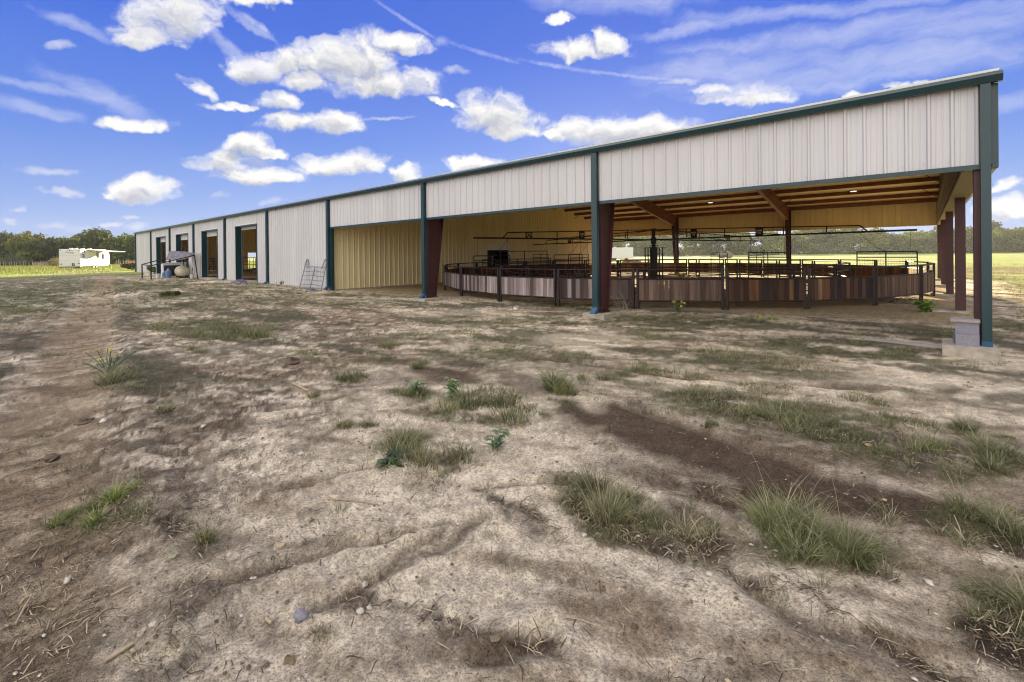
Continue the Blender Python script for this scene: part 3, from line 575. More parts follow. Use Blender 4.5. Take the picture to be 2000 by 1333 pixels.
# weeds with broad leaves
def weed(name, label, u, v, wpx, hpx, nst, nleaf, leafpx, flowers=0, col=(1, 1, 1), spread=.5, flowpx=8):
    c = G(u, v); dep = (c-CAM)@CD; k = dep/FPX; t = thing(name, label, 'plant', c); st = MB(); lf = MB(); fl = MB(); fc = MB(); tips = []
    rn = random.Random(int(u*7+v))
    for i in range(nst):
        a = rn.uniform(0, 2*PI); l = hpx*k*rn.uniform(.6, 1.05); o = wpx/2*k*rn.uniform(.2, 1)*spread
        b0 = c+np.array([rn.gauss(0, .012), rn.gauss(0, .012), 0]); P = [b0]
        for s in (.35, .7, 1.): P.append(b0+np.array([math.cos(a)*o*s**1.4+rn.gauss(0, .01), math.sin(a)*o*s**1.4+rn.gauss(0, .01), l*s]))
        for p, q in zip(P[:-1], P[1:]): st.tube(p, q, .0035 if hpx*k < .4 else .006, 5)
        tips.append(P[-1])
        for j in range(nleaf):
            s = rn.uniform(.15, 1.); idx = min(2, int(s*3)); p = P[idx]+(P[idx+1]-P[idx])*(s*3-idx if s < 1 else 1)
            b = rn.uniform(0, 2*PI); L = leafpx*k*rn.uniform(.6, 1.3); d = np.array([math.cos(b), math.sin(b), rn.uniform(-.2, .6)]); sd = np.array([-math.sin(b), math.cos(b), rn.uniform(-.3, .3)])*L*.22
            g = rn.uniform(.7, 1.4); lf.col = (col[0]*g, col[1]*g, col[2]*g)
            lf.add([p, p+d*L*.45+sd, p+d*L+np.array([0, 0, -L*.2]), p+d*L*.45-sd], [(0, 1, 2), (0, 2, 3)])
    part(st, 'stem', M['leaf'], t); part(lf, 'foliage', M['leaf'], t)
    for i in range(flowers):
        p = tips[i % nst]+np.array([rn.gauss(0, 1), rn.gauss(0, 1), rn.gauss(.1, .4)])*(0 if i < nst else wpx*k*.12); r = flowpx/2*k; f = MB(); vw = CAM-p; vw /= np.linalg.norm(vw); vw = vw+np.array([rn.gauss(0, .3), rn.gauss(0, .3), .3]); vw /= np.linalg.norm(vw)
        a = np.cross(vw, (0, 0, 1)); a /= np.linalg.norm(a); b = np.cross(vw, a); np_ = 9
        for m_ in range(np_):
            th = 2*PI*m_/np_; e = math.cos(th)*a+math.sin(th)*b; s2 = -math.sin(th)*a+math.cos(th)*b
            f.add([p+e*r*.2, p+e*r*.65+s2*r*.2, p+e*r, p+e*r*.65-s2*r*.2], [(0, 1, 2, 3)])
        if i < 12:
            po = part(f, 'flower', M['petal'], t); h = MB(); h.sphere(p, r*.26, 7, 5); ho = part(h, 'flower_centre', M['bark'], po); ho.location = (0, 0, 0)
weed('wild_sunflower', 'tall wild sunflower weed with yellow blooms by the left track', 212, 735, 110, 54, 12, 10, 10, 7, spread=1., flowpx=6)
weed('leafy_weed', 'grey green drooping leafy weed alone on sand in the centre', 968, 880, 50, 42, 4, 14, 17, 0, (.9, 1, 1.1), 1.2)
weed('leafy_weed', 'dark rosette weed with broad leaves flat on the foreground sand', 757, 912, 44, 22, 9, 6, 22, 0, (.35, .4, .4), 1.4)
weed('leafy_weed', 'pale green leafy weed at the left end of the long middle clump', 884, 782, 44, 44, 6, 14, 16, 0, (1.8, 1.7, 1.5), .9)
weed('leafy_weed', 'small pale weed growing in the tuft left of the long clump', 812, 772, 34, 24, 5, 9, 13, 0, (1.5, 1.6, 1.5), .9)
weed('yellow_flower_weed', 'tall weed with yellow flowers against the pen fence planks', 1341, 600, 48, 62, 8, 26, 9, 12, (.9, 1, .8), .9, 5)
weed('yellow_flower_weed', 'short weed with yellow flowers in front of the tall one', 1324, 614, 30, 24, 6, 12, 8, 5, (1, 1.1, .8), .9, 5)
weed('leafy_bush', 'bright green low bush beside the first footing of the open end', 1806, 612, 44, 26, 26, 16, 9, 5, (1.9, 2.0, .9), 1., 3)
weed('leafy_weed', 'yellow green weed left of the grey plank among dry grass', 1490, 630, 60, 14, 8, 8, 7, 4, (1.8, 1.7, .8), 1.2, 3)
def stalks(u, v, wpx, hpx, n, label):
    c = G(u, v); k = ((c-CAM)@CD)/FPX; x = c[0]+rng.normal(0, wpx*k*.15, n); y = c[1]+rng.normal(0, wpx*k*.12, n)
    V, F, C = blades(x, y, height(x, y), hpx*k*rng.uniform(.5, 1.1, n), np.full(n, .009), np.clip(rng.normal(.8, .2, n), .2, 1.1), rng.uniform(0, 2*PI, n), np.array([(.62, .55, .42)])*rng.uniform(.7, 1.2, (n, 1)), 4)
    o = np_mesh('dry_stalks', V-c, F, M['grass'], C); o.location = c; tag(o, label, 'weed')
stalks(1215, 606, 60, 46, 26, 'bleached dead stalks leaning beside the middle open post')
stalks(1738, 648, 26, 26, 16, 'bleached forked stalk standing behind the grey plank')
#PART2
# ------------------------------------------------------------------ barn
def sheet(b, A, B, z0, z1, nrm, top=None, pitch=.305, rib=.038):
    """ribbed sheet from A to B (xy), standing between z0 and z1; top(s) may shape the upper edge"""
    A, B, nrm = np.array(A, float), np.array(B, float), np.array(nrm, float); L = np.linalg.norm(B-A); d = (B-A)/L
    pr = []; k = 0; s = 0.0
    while s < L-1e-6:
        for ds, h in ((0, 0), (.022, rib), (.052, rib), (.074, 0), (.145, 0), (.152, .006), (.165, .006), (.172, 0), (.235, 0), (.242, .006), (.255, .006), (.262, 0)):
            if s+ds < L: pr.append((s+ds, h))
        s += pitch
    pr.append((L, 0)); vs = []; fs = []
    tn = [random.uniform(.94, 1.03) for _ in range(int(L/.9)+2)]; cols = []
    for s, h in pr:
        t_ = tn[int(s/.915)]; cols += [(t_, t_, t_*1.005)]*2
        p = A+d*s+nrm*h; vs.append((p[0], p[1], z0)); vs.append((p[0], p[1], top(s) if top else z1))
    for i in range(len(pr)-1): fs.append((2*i, 2*i+2, 2*i+3, 2*i+1))
    b.add(vs, fs); b.c[-len(vs):] = cols
    # screw heads along the girt lines
    for zz in np.arange(z0+.12, z1, 1.4) if not top else []:
        for s in np.arange(.10, L-.1, pitch): p = A+d*s+nrm*.004; q = np.cross(nrm, (0, 0, 1)) if len(nrm) == 3 else None; c = (p[0], p[1], zz); b.box((c[0]-.011, c[1]-.011, zz-.011), (c[0]+.011, c[1]+.011, zz+.011))
barn = thing('metal_barn', 'long low cream metal barn with dark teal trim, open bays at the near end', 'barn', (-34, 12, 0))
OUT = (0, -1)
# front wall: fascia over the open bays, full wall beyond
for n in range(3):
    b = MB(); sheet(b, (-n*BL-(.06 if n else .12), 0), (-(n+1)*BL+.06, 0), FZ, 4.44, OUT); part(b, 'fascia_panel', M['panel'], barn)
    b = MB(); b.box((-(n+1)*BL+.1, -.055, FZ-.07), (-n*BL-.1 if n else -.12, .03, FZ+.012)); part(b, 'fascia_trim', M['teal'], barn)
b = MB(); sheet(b, (PX-.06, 0), (PX-BL+.06, 0), 0.0, 4.44, OUT); part(b, 'wall_panel', M['panel'], barn)
DOORX = [(-35.97, -32.27), (-43.6, -39.92), (-51.2, -47.53), (-58.7, -55.05)]
DZ = 3.65
for i, (a, c) in enumerate(DOORX):
    x1 = PX-(i+1)*BL-.06; x0 = PX-(i+2)*BL+.06; b = MB()
    sheet(b, (x1, 0), (c+.04, 0), 0.02, 4.44, OUT); sheet(b, (c+.04, 0), (a-.04, 0), DZ+.04, 4.44, OUT); sheet(b, (a-.04, 0), (x0, 0), .02, 4.44, OUT); part(b, 'wall_panel', M['panel'], barn)
b = MB(); sheet(b, (PX-5*BL-.06, 0), (XE+.02, 0), .02, 4.44, OUT); part(b, 'wall_panel', M['panel'], barn)
for i, (a, c) in enumerate(DOORX):
    dr = MB(); t = .045
    dr.box((a-.09, -.05, .02), (a, .30, DZ)); dr.box((c, -.05, .02), (c+.05, .30, DZ)); dr.box((a-.1, -.055, DZ), (c+.06, .30, DZ+.07))
    po = part(dr, 'door_frame', M['teal'], barn)
    dr = MB(); dr.box((a-.14, -.075, DZ+.072), (c+.1, -.02, DZ+.13)); q = part(dr, 'head_flashing', M['doorw'], po)
    drop = [.16, .36, .42, .42][i]
    dr = MB()
    for k in range(int(drop/.06)): dr.tube((a+.02, .33, DZ-.03-k*.06), (c-.02, .33, DZ-.03-k*.06), .036, 8)
    dr.box((a+.02, .30, DZ-drop-.03), (c-.02, .35, DZ-drop+.02)); part(dr, 'rolled_door', M['doorw'], po)
    dr = MB(); dr.box((a+.004, .305, .02), (a+.10, .36, DZ-.05)); part(dr, 'door_track', M['galv'], po)
    dr = MB(); dr.box((a-.2, -.55, -.15), (c+.1, .5, .055)); part(dr, 'door_apron', M['conc'], barn)
# grade beam under the closed walls
b = MB(); b.box((XE, -.02, -.2), (PX+.0, .22, .018)); b.box((PX-.1, .2, -.3), (PX+.06, W, -.045)); part(b, 'grade_beam', M['conc'], barn)
# downspouts at every post line
def downspout(x, top, bot, kick=True):
    b = MB(); b.box((x-.085, -.15, bot), (x+.085, -.035, top)); o = part(b, 'downspout', M['teal'], barn)
    if kick:
        b = MB(); b.prism([(x-.085, -.15, bot), (x-.085, -.035, bot-.0), (x-.085, -.20, bot-.22), (x-.085, -.31, bot-.15)], (.17, 0, 0)); part(b, 'elbow', M['blue'], o)
for n in range(10):
    x = -n*BL+(.085 if n == 0 else (.0 if n < 9 else .05))
    if n == 0:
        b = MB(); b.box((-.125, -.15, .08), (.0, -.035, 4.38)); o = part(b, 'downspout', M['teal'], barn); b = MB(); b.box((-.129, -.155, -.10), (.004, -.03, .08)); b.box((-.115, -.15, -.16), (-.01, -.04, -.10)); part(b, 'elbow', M['blue'], o)
    elif n in (1, 2): downspout(x, 4.38, .13)
    else: downspout(x, 4.38, .16)
b = MB(); b.box((PX-.02, -.03, -.1), (PX+.20, .12, FZ+.02)); b.box((-.14, -.03, FZ), (.075, .012, 4.38)); part(b, 'corner_trim', M['teal'], barn)
# gutter along the front eave with an angled face
b = MB(); pf = [(-.03, 4.39), (-.17, 4.38), (-.215, 4.48), (-.12, 4.56), (-.03, 4.58)]
b.prism([(XE-.3, y, z) for y, z in pf], (9*BL+.44, 0, 0)); g = part(b, 'gutter', M['teal'], barn)
b = MB(); b.prism([(XE-.3, W+y, z) for y, z in [(.03, 4.39), (.17, 4.38), (.2, 4.48), (.12, 4.55), (.03, 4.57)]], (9*BL+.44, 0, 0)); part(b, 'gutter', M['teal'], barn)
# roof: ribbed outside, pale insulation beneath
for side in (0, 1):
    b = MB(); y0, y1 = (-.12, W/2) if side == 0 else (W+.12, W/2); z0, z1 = EZ+.06, roofz(W/2)+.08
    b.prism([(XE-.28, y0, z0), (XE-.28, y1, z1), (XE-.28, y1, z1-.05), (XE-.28, y0, z0-.05)], (9*BL+.38, 0, 0)); ro = part(b, 'roof_slope', M['roof'], barn)
    b = MB(); b.prism([(XE-.2, y0+(.14 if side == 0 else -.14), z0-.055+.02), (XE-.2, y1, z1-.055), (XE-.2, y1, z1-.075), (XE-.2, y0+(.14 if side == 0 else -.14), z0-.075+.02)], (9*BL+.2, 0, 0)); part(b, 'roof_lining', M['insul'], ro)
# purlins with seam clips
for j in range(1, 17):
    y = W*j/17; z = roofz(y)-.02; b = MB(); b.box((XE+.1, y-.032, z-.20), (-.0, y-.026, z)); b.box((XE+.1, y-.032, z-.205), (-.0, y+.035, z-.198)); b.box((XE+.1, y-.09, z-.002), (-.0, y-.03, z+.003))
    po = part(b, 'purlin', M['rust'], barn)
for y in (.16, W-.16):
    b = MB(); b.box((XE+.1, y-.06, EZ-.24), (-.0, y+.06, EZ-.03)); part(b, 'eave_strut', M['rust'], barn)
# rigid frames
def ibeam(b, P, Q, dp, dq, x, fw=.2, tw=.016):
    """web in the plane x = const between edge pairs P (two points) and Q"""
    (y0, z0), (y1, z1) = P; (y2, z2), (y3, z3) = Q
    b.prism([(x-tw/2, y0, z0), (x-tw/2, y1, z1), (x-tw/2, y3, z3), (x-tw/2, y2, z2)], (tw, 0, 0))
    for (a0, c0), (a1, c1) in (((y0, z0), (y2, z2)), ((y1, z1), (y3, z3))): b.bar((x, a0, c0), (x, a1, c1), .016, fw, up=(1, 0, 0)) if False else b.obox(((x), (a0+a1)/2, (c0+c1)/2), (fw/2, 0, 0), (0, (a1-a0)/2, (c1-c0)/2), tuple(np.cross((1, 0, 0), (0, (a1-a0), (c1-c0)))/math.hypot(a1-a0, c1-c0)*.008))
for n in range(1, 9):
    x = -n*BL-(.32 if n == 3 else 0); mname = 'red'
    for side in (0, 1):
        f = (lambda y: y) if side == 0 else (lambda y: W-y)
        b = MB(); ibeam(b, ((f(.06), 0.0), (f(.42), 0.0)), ((f(.06), 4.36), (f(.90), 3.66)), 0, 0, x); b.box((x-.14, min(f(.02), f(.5)), -.03), (x+.14, max(f(.02), f(.5)), -.01))
        for bx in (-.1, .1):
            for by in (.12, .38): b.tube((x+bx, f(by), -.03), (x+bx, f(by), .06), .012, 6)
        part(b, 'steel_column', M['red'], barn)
        b = MB(); r0 = roofz(.06)-.27; ibeam(b, ((f(.06), 4.36), (f(.90), 3.66)), ((f(W/2), roofz(W/2)-.24), (f(W/2), roofz(W/2)-.78)), 0, 0, x); part(b, 'rafter', M['rust'], barn)
        for yy in (3.0, 6.0, 9.0):
            pass
    b = MB()
    for side in (0, 1):
        for j in (2, 4, 6, 8):
            y = W*j/17 if side == 0 else W-W*j/17; zr = roofz(y)
            for sx in (-1, 1): b.bar((x+sx*.05, y, zr-.72), (x+sx*.75, y, zr-.14), .03, .03)
    part(b, 'flange_brace', M['red'], barn)
# open gable end: posts, soffit, hanging gable panel
for i in range(1, 5):
    y = i*W/4 if i < 4 else W-.2; b = MB(); d = .26
    xo = (-.13, -.13, -.17, -.2, -.24)[i]; b.box((xo-.1, y-d/2, -.01), (xo+.1, y-d/2+.014, FZ-.03)); b.box((xo-.1, y+d/2-.014, -.01), (xo+.1, y+d/2, FZ-.03)); b.box((xo-.007, y-d/2+.014, -.01), (xo+.007, y+d/2-.014, FZ-.03))
    part(b, 'gable_post', M['red'], barn)
b = MB(); b.box((-.20, .02, -.02), (-.03, .034, 4.2)); b.box((-.20, .24, -.02), (-.03, .254, 4.2)); b.box((-.12, .034, -.02), (-.105, .24, 4.2)); part(b, 'corner_post', M['red'], barn)
b = MB(); b.box((-.30, .03, FZ-.05), (.04, W, FZ-.03)); b.box((-.33, .3, FZ-.05), (-.30, W-.1, FZ+.1)); part(b, 'gable_soffit', M['soffit'], barn)
b = MB(); sheet(b, (.045, .02), (.045, W), FZ, 0, (1, 0), top=lambda s: roofz(s)+.02); b.box((.035, 0, FZ-.06), (.085, W, FZ)); part(b, 'gable_panel', M['panel'], barn)
b = MB(); b.box((-.37, .5, FZ+.02), (-.355, W-.4, 4.1)); b.box((-.41, .5, FZ+.62), (-.31, W-.4, FZ+.66)); part(b, 'gable_beam', M['red'], barn)
b = MB(); b.box((.02, -.028, FZ-.06), (.095, .12, 4.38)); part(b, 'corner_trim', M['teal'], barn)
b = MB()
for y0, y1 in ((0, W/2), (W, W/2)):
    b.prism([(.03, y0, roofz(y0)-.1), (.03, y1, roofz(y1)-.1), (.03, y1, roofz(y1)+.05), (.03, y0, roofz(y0)+.05)], (.09, 0, 0))
part(b, 'rake_trim', M['teal'], barn)
b = MB()
for side in (0, 1):
    f = (lambda y: y) if side == 0 else (lambda y: W-y)
    ibeam(b, ((f(.1), 4.5), (f(.1), 4.0)), ((f(W/2), roofz(W/2)-.24), (f(W/2), roofz(W/2)-.72)), 0, 0, -.2)
part(b, 'end_rafter', M['red'], barn)
b = MB()
for j in (1, 3, 5, 7, 9, 11, 13, 15):
    y = W*j/17; b.bar((-.24, y, roofz(y)-.75), (-1.0, y, roofz(y)-.16), .03, .03)
part(b, 'flange_brace', M['red'], barn)
# back fascia, back wall of the closed part, far end wall
for n in range(3):
    b = MB(); sheet(b, (-n*BL, W), (-(n+1)*BL, W), FZ, 4.44, (0, 1)); part(b, 'fascia_panel', M['panel_in'], barn); b = MB(); b.box((-(n+1)*BL, W-.02, FZ-.06), (-n*BL, W+.05, FZ)); part(b, 'fascia_trim', M['insul'], barn)
ops = [(-32.3, -36.0, 3.65), (-40, -43.6, 3.65), (-47.6, -51.2, 3.65), (-55.1, -58.7, 3.65), (-62, -66, 3.65)]  # unseen back openings, added so sunlight enters and brightens the closed part
b = MB(); xc = PX
for o0, o1, zt in sorted(ops, key=lambda q: -q[0]):
    sheet(b, (xc, W), (o0, W), -.1, 4.44, (0, 1)); sheet(b, (o0, W), (o1, W), zt, 4.44, (0, 1)); xc = o1
sheet(b, (xc, W), (XE, W), -.1, 4.44, (0, 1)); part(b, 'wall_panel', M['panel_in'], barn)
q0 = atx(484, 494, XE); q1 = atx(504, 494, XE); b = MB(); rz = lambda o: (lambda s: roofz(o+s)+.02)
sheet(b, (XE, 0), (XE, q0[1]), -.05, 0, (-1, 0), top=rz(0)); sheet(b, (XE, q0[1]), (XE, q1[1]+.6), q0[2], 0, (-1, 0), top=rz(q0[1])); sheet(b, (XE, q1[1]+.6), (XE, W), -.05, 0, (-1, 0), top=rz(q1[1]+.6)); part(b, 'wall_panel', M['panel_in'], barn)
b = MB(); b.box((XE-.06, -.04, 0), (XE+.0, .1, 4.4)); b.box((XE-.06, W-.1, 0), (XE, W+.04, 4.4)); part(b, 'corner_trim', M['teal'], barn)
# partition between the closed part and the open bays, with a half raised door
DY0, DY1 = 11.05, 13.42
b = MB(); z00 = -.08
def ptop(off): return lambda s: roofz(off+s)-.02
sheet(b, (PX, .02), (PX, DY0), z00, 0, (1, 0), top=ptop(.02)); sheet(b, (PX, DY0), (PX, DY1), 2.4, 0, (1, 0), top=ptop(DY0)); sheet(b, (PX, DY1), (PX, W), z00, 0, (1, 0), top=ptop(DY1)); part(b, 'partition_wall', M['panel_in'], barn)
b = MB(); b.box((PX-.05, DY0, 1.96), (PX+.01, DY1, 2.4)); b.box((PX-.05, DY1-.22, -.1), (PX+.02, DY1, 1.96)); b.box((PX-.02, DY0+.02, 1.90), (PX+.03, DY1-.22, 1.96)); part(b, 'raised_door', M['doorw'], barn)
b = MB(); b.box((PX-1.0, DY0-1.2, -.1), (PX-.95, DY1+2.6, 3.3)); part(b, 'doorway_dark_sheet', M['dark'], barn)  # dark sheet added behind the doorway, standing for the unlit inside
# girts inside the closed part and on the back wall
b = MB()
b.box((XE+.1, W-.14, 3.66), (PX-.1, W-.06, 3.76))
part(b, 'girt', M['rust'], barn)
# footings under the open posts
def footing(x0, x1, y0, y1, z1, seed):
    b = MB(); rn = random.Random(seed); zb = -.42
    b.prism([(x0+rn.uniform(-.03, .03), y0+rn.uniform(-.05, .05), zb), (x1, y0+rn.uniform(-.06, .06), zb), (x1+rn.uniform(-.04, .04), y1, zb), (x0, y1+rn.uniform(-.05, .05), zb)], (0, 0, z1-zb))
    part(b, 'footing', M['conc'], barn)
footing(-.60, .06, -.62, .5, -.012, 1); footing(-7.98, -7.22, -.30, .62, -.03, 2); footing(-15.7, -14.75, -.42, .62, -.03, 3)
for i in range(1, 5): footing(-.70, .08, i*W/4-.35-(.2 if i == 4 else 0), i*W/4+.35, -.015, 10+i)
for n in (1, 2): footing(-n*BL-.5, -n*BL+.5, W-.7, W+.35, -.03, 20+n)
# lamps under the roof
for x in (-3.8, -11.5):
    y = 20.7; z = roofz(y)-.25; b = MB(); b.tube((x, y, z), (x, y, z+.06), .16, 14); po = part(b, 'roof_lamp', M['dark'], barn); b = MB(); b.tube((x, y, z-.03), (x, y, z-.002), .15, 14); part(b, 'lens', M['led'], po)

# ------------------------------------------------------------------ round pen
PC = np.array([-11.71, 12.46])
def pp(r, a, z=0): return np.array([PC[0]+r*math.cos(R_(a)), PC[1]+r*math.sin(R_(a)), z])
angs = [-126, -109.5, -94.8, -81.6, -68.1, -54.8, -42.2, -29.2, -14.6, -3.2]
k = 18; angs += [-3.2+(360-122.8)*(i+1)/k for i in range(k-1)]
angs_n = angs+[234.0]
pen = thing('round_pen_fence', 'round pen fence of weathered vertical planks below a brown pipe rail', 'fence', (PC[0], PC[1], -.1))
prn = random.Random(5)
def plank_col(a):
    # the left front panels weathered silver, the right ones darker and mixed
    silver = 1 if -128 < a < -82 else (.6 if a < -70 and a > -90 else 0)
    if -70 < a < -56: g = prn.uniform(.10, .30); return (g, g*.70, g*.56)
    if prn.random() < silver*.75: g = prn.uniform(.24, .56); return (g, g*.86, g*.88)
    if silver: g = prn.uniform(.05, .16); return (g, g*.72, g*.62)
    if -56 < a < -28:
        return prn.choice([(.06, .03, .022), (.11, .055, .035), (.035, .026, .03), (.20, .10, .05), (.34, .25, .16), (.09, .045, .025), (.07, .035, .024)])
    if -30 <= a < 0: g = prn.uniform(.09, .24); return (g, g*.62, g*.4)
    return prn.choice([(.3, .11, .03), (.42, .17, .04), (.16, .07, .03), (.5, .24, .06), (.24, .12, .05), (.12, .06, .03)])  # far planks: orange backlight put into the colour
RO = 11.13
for i in range(len(angs_n)-1):
    a0, a1 = angs_n[i], angs_n[i+1]; A, B = pp(RO, a0), pp(RO, a1); d = B-A; L = np.linalg.norm(d); d /= L; nn = np.array([d[1], -d[0], 0])
    A2, B2 = A+d*.07, B-d*.07; gzv = -.10
    gA = gzv-.03
    fr = MB(); top = 1.10
    for P in (A2, B2): fr.box((P[0]-.035, P[1]-.035, gA-.1), (P[0]+.035, P[1]+.035, top+.02))
    for z in (top-.01, .80, .13): fr.tube(A2+np.array([0, 0, z]), B2+np.array([0, 0, z]), .028, 8)
    fo = part(fr, 'fence_panel', M['pipe'], pen)
    pl = MB(); npk = max(1, int((L-.2)/.142)); w = (L-.2)/npk
    for k in range(npk):
        c = plank_col((a0+a1)/2); pl.col = c; gap = .004 if prn.random() < .82 else .018
        p = A+d*(.1+w*(k+.5)); hw = w/2-gap/2; t = .012; zz0 = .15+prn.uniform(-.01, .01); zz1 = .785
        off = nn*prn.uniform(-.006, .006)
        pl.obox(p+off+np.array([0, 0, (zz0+zz1)/2]), d*hw, nn*t, (0, 0, (zz1-zz0)/2))
    part(pl, 'plank_infill', M['plankw'], fo)
# inner pipe fence of the walker lane
lane = thing('pipe_rail_fence', 'low open pipe rail ring inside the plank pen', 'fence', (PC[0], PC[1]+1, -.1))
RI = 8.5; ni = 20
for i in range(ni):
    a0, a1 = 5+360*i/ni, 5+360*(i+1)/ni; A, B = pp(RI, a0), pp(RI, a1); d = (B-A)/np.linalg.norm(B-A); A2, B2 = A+d*.09, B-d*.09; fr = MB()
    for P in (A2, B2): fr.box((P[0]-.035, P[1]-.035, -.25), (P[0]+.035, P[1]+.035, 1.1))
    for z in (1.08, .80, .45, .15): fr.tube(A2+np.array([0, 0, z]), B2+np.array([0, 0, z]), .022, 8)
    part(fr, 'rail_panel', M['pipe'], lane)

# ------------------------------------------------------------------ horse walker
wk = thing('horse_walker', 'overhead horse walker with four long truss arms on a centre mast', 'horse walker', (PC[0], PC[1], -.1))
ZC = 2.30
b = MB(); b.tube((*PC, 1.2), (*PC, 2.86), .10, 14); b.tube((*PC, 2.84), (*PC, 2.90), .13, 14); b.tube((*PC, 1.95), (*PC, 2.0), .26, 14); b.tube((*PC, 2.1), (*PC, 2.4), .15, 12); part(b, 'mast', M['dark'], wk)
b = MB(); b.tube((*PC, -.12), (*PC, 1.88), .20, 14); b.box((PC[0]-.5, PC[1]-.5, -.2), (PC[0]+.5, PC[1]+.5, -.08)); b.tube((*PC, 1.86), (*PC, 1.9), .3, 14); part(b, 'drive_housing', M['dark'], wk)
b = MB()
for i in range(6):
    a = 60*i+15; q = pp(.45, a); b.tube((q[0], q[1], -.12), (q[0], q[1], 1.88), .035, 8); b.bar((q[0], q[1], 1.88), (PC[0]+.75*math.cos(R_(a)), PC[1]+.75*math.sin(R_(a)), 1.88), .03, .015)
part(b, 'guard_post', M['dark'], wk)
for ai, a in enumerate((-13, -105, 75, 165)):
    u = np.array([math.cos(R_(a)), math.sin(R_(a)), 0]); c3 = np.array([PC[0], PC[1], 0]); z = np.array([0, 0, 1.]); s = np.array([-u[1], u[0], 0])*.13
    b = MB(); b.tube(c3+z*ZC, c3+u*10.95+z*ZC, .034, 8)
    b.tube(c3+z*2.84, c3+u*9.3+z*(ZC+.24), .024, 8); b.tube(c3+u*9.3+z*(ZC+.24), c3+u*9.55+z*ZC, .024, 8)
    b.tube(c3+z*2.80+s, c3+u*6.5+z*(ZC+.03), .016, 6)
    for r in (2., 4.0, 6.6, 8.2):
        zt = 2.84+(ZC+.24-2.84)*r/9.3; b.tube(c3+u*r+z*ZC, c3+u*r+z*zt, .022, 6)
    ao = part(b, 'truss_arm', M['dark'], wk)
    # name plates; raised cream wing and W stand for light through cut outs
    for r in ((6.9,) if ai != 1 else (5.1, 8.2)) if ai != 0 else (2.4, 5.6):
        zt = 2.84+(ZC+.24-2.84)*r/9.3-.01; b = MB(); hw = .17; cc = c3+u*r; zb = ZC+.0; zz = min(zt, zb+.36); side = np.array([-u[1], u[0], 0])
        b.obox(cc+z*((zb+zt)/2), u*hw, side*.006, z*max(.14, (zt-zb)/2)); so = part(b, 'emblem_plate', M['dark'], ao)
        vw = CAM-cc; sgn = 1 if vw@side > 0 else -1; ex = np.cross(z, side*sgn)
        for nm, txt, sz, dz in (('emblem', 'W', .13, -.055),):
            mt = Matrix(((ex[0], 0, side[0]*sgn, 0), (ex[1], 0, side[1]*sgn, 0), (0, 1, 0, 0), (0, 0, 0, 1)))
            q = cc+side*sgn*.009+z*((zb+zt)/2+dz); mt.translation = Vector(q); text_part('W', .15, M['emblem'], so, mt, 'emblem')
        e = MB(); q0 = cc+side*sgn*.008+z*((zb+zt)/2)
        for (ux, uz) in ((-.11, .04), (-.085, .075), (-.06, .04), (-.03, .075), (0, .045), (.03, .075), (.06, .04), (.085, .075), (.11, .04), (-.135, -.01), (.135, -.01)):
            if uz < 0: e.obox(q0+ex*ux+z*uz, ex*.008, side*.002, z*.008)
            else: e.obox(q0+ex*ux+z*uz, ex*.011, side*.002, (ex*.008*(1 if uz > .05 else -1)+z*.024))
        part(e, 'wing_mark', M['emblem'], so)
GL = ['near the right end of the longest arm', 'toward the middle of the right arm', 'under the left end of the left arm', 'midway along the left arm', 'under the far arm beside the back post', 'nearer the mast on the far arm', 'under the arm pointing to the partition door', 'nearer the mast on the partition arm']
gi = 0
for a in (-13, -105, 75, 165):
    for r0, r1 in ((9.2, 10.95), (5.1, 6.8)):
        u = np.array([math.cos(R_(a)), math.sin(R_(a)), 0]); z = np.array([0, 0, 1.]); c3 = np.array([PC[0], PC[1], 0]); A, B = c3+u*r0, c3+u*r1
        t = thing('divider_gate', 'dark hanging wire gate '+GL[gi], 'divider gate', tuple((A+B)/2+z*.05), 'divider gates hung from the walker arms'); gi += 1
        b = MB(); z0, z1 = .08, 1.56
        for P in (A, (A+B)/2, B): b.tube(P+z*z0, P+z*z1, .02, 7)
        for zz in (z0, .45, 1.36, z1): b.tube(A+z*zz, B+z*zz, .02 if zz != .45 else .014, 7)
        part(b, 'frame', M['dark'], t)
        b = MB(); n_ = 22
        for k in range(1, n_): P = A+(B-A)*k/n_; b.tube(P+z*.45, P+z*1.36, .0022, 4, cap=False)
        for k in range(1, 12): b.tube(A+z*(.45+.076*k), B+z*(.45+.076*k), .0022, 4, cap=False)
        part(b, 'wire_mesh', M['dark'], t)
        b = MB()
        for P in (A+(B-A)*.06, B-(B-A)*.1): b.tube(P+z*z1, P+z*(ZC-.03), .006, 5)
        P, Q = A+(B-A)*.06+z*(ZC-.05), B-(B-A)*.2+z*(z1+.02)
        pts = [P+(Q-P)*s+z*(-.28*math.sin(PI*s)) for s in np.linspace(0, 1, 9)]; b.path(pts, .008, 5)
        part(b, 'chain', M['dark'], t)

# pipe gates and pens seen through the walker on the left and through the doors
def pipe_panel(name, label, A, B, h, rails, m='pipe', mid=1, group=None, r=.022, z0=-.1):
    A, B = np.array([*A, z0], float), np.array([*B, z0], float); t = thing(name, label, 'livestock gate', tuple((A+B)/2), group); z = np.array([0, 0, 1.])
    b = MB()
    for k in range(mid+2): P = A+(B-A)*k/(mid+1); b = MB(); b.tube(P, P+z*h, r*1.15, 8); part(b, 'upright', M[m], t)
    b = MB()
    for k in range(rails): zz = h-.02-k*(h-.25)/(rails-1); b.tube(A+z*zz, B+z*zz, r, 8)
    part(b, 'rail', M[m], t); return t
pipe_panel('livestock_gate', 'tall dark pipe panel standing before the partition door', (-18.8, 8.0), (-18.0, 11.3), 1.9, 3)
pipe_panel('livestock_gate', 'lower railed pipe panel left of the partition door', (-19.2, 7.0), (-17.2, 10.6), 1.45, 6)
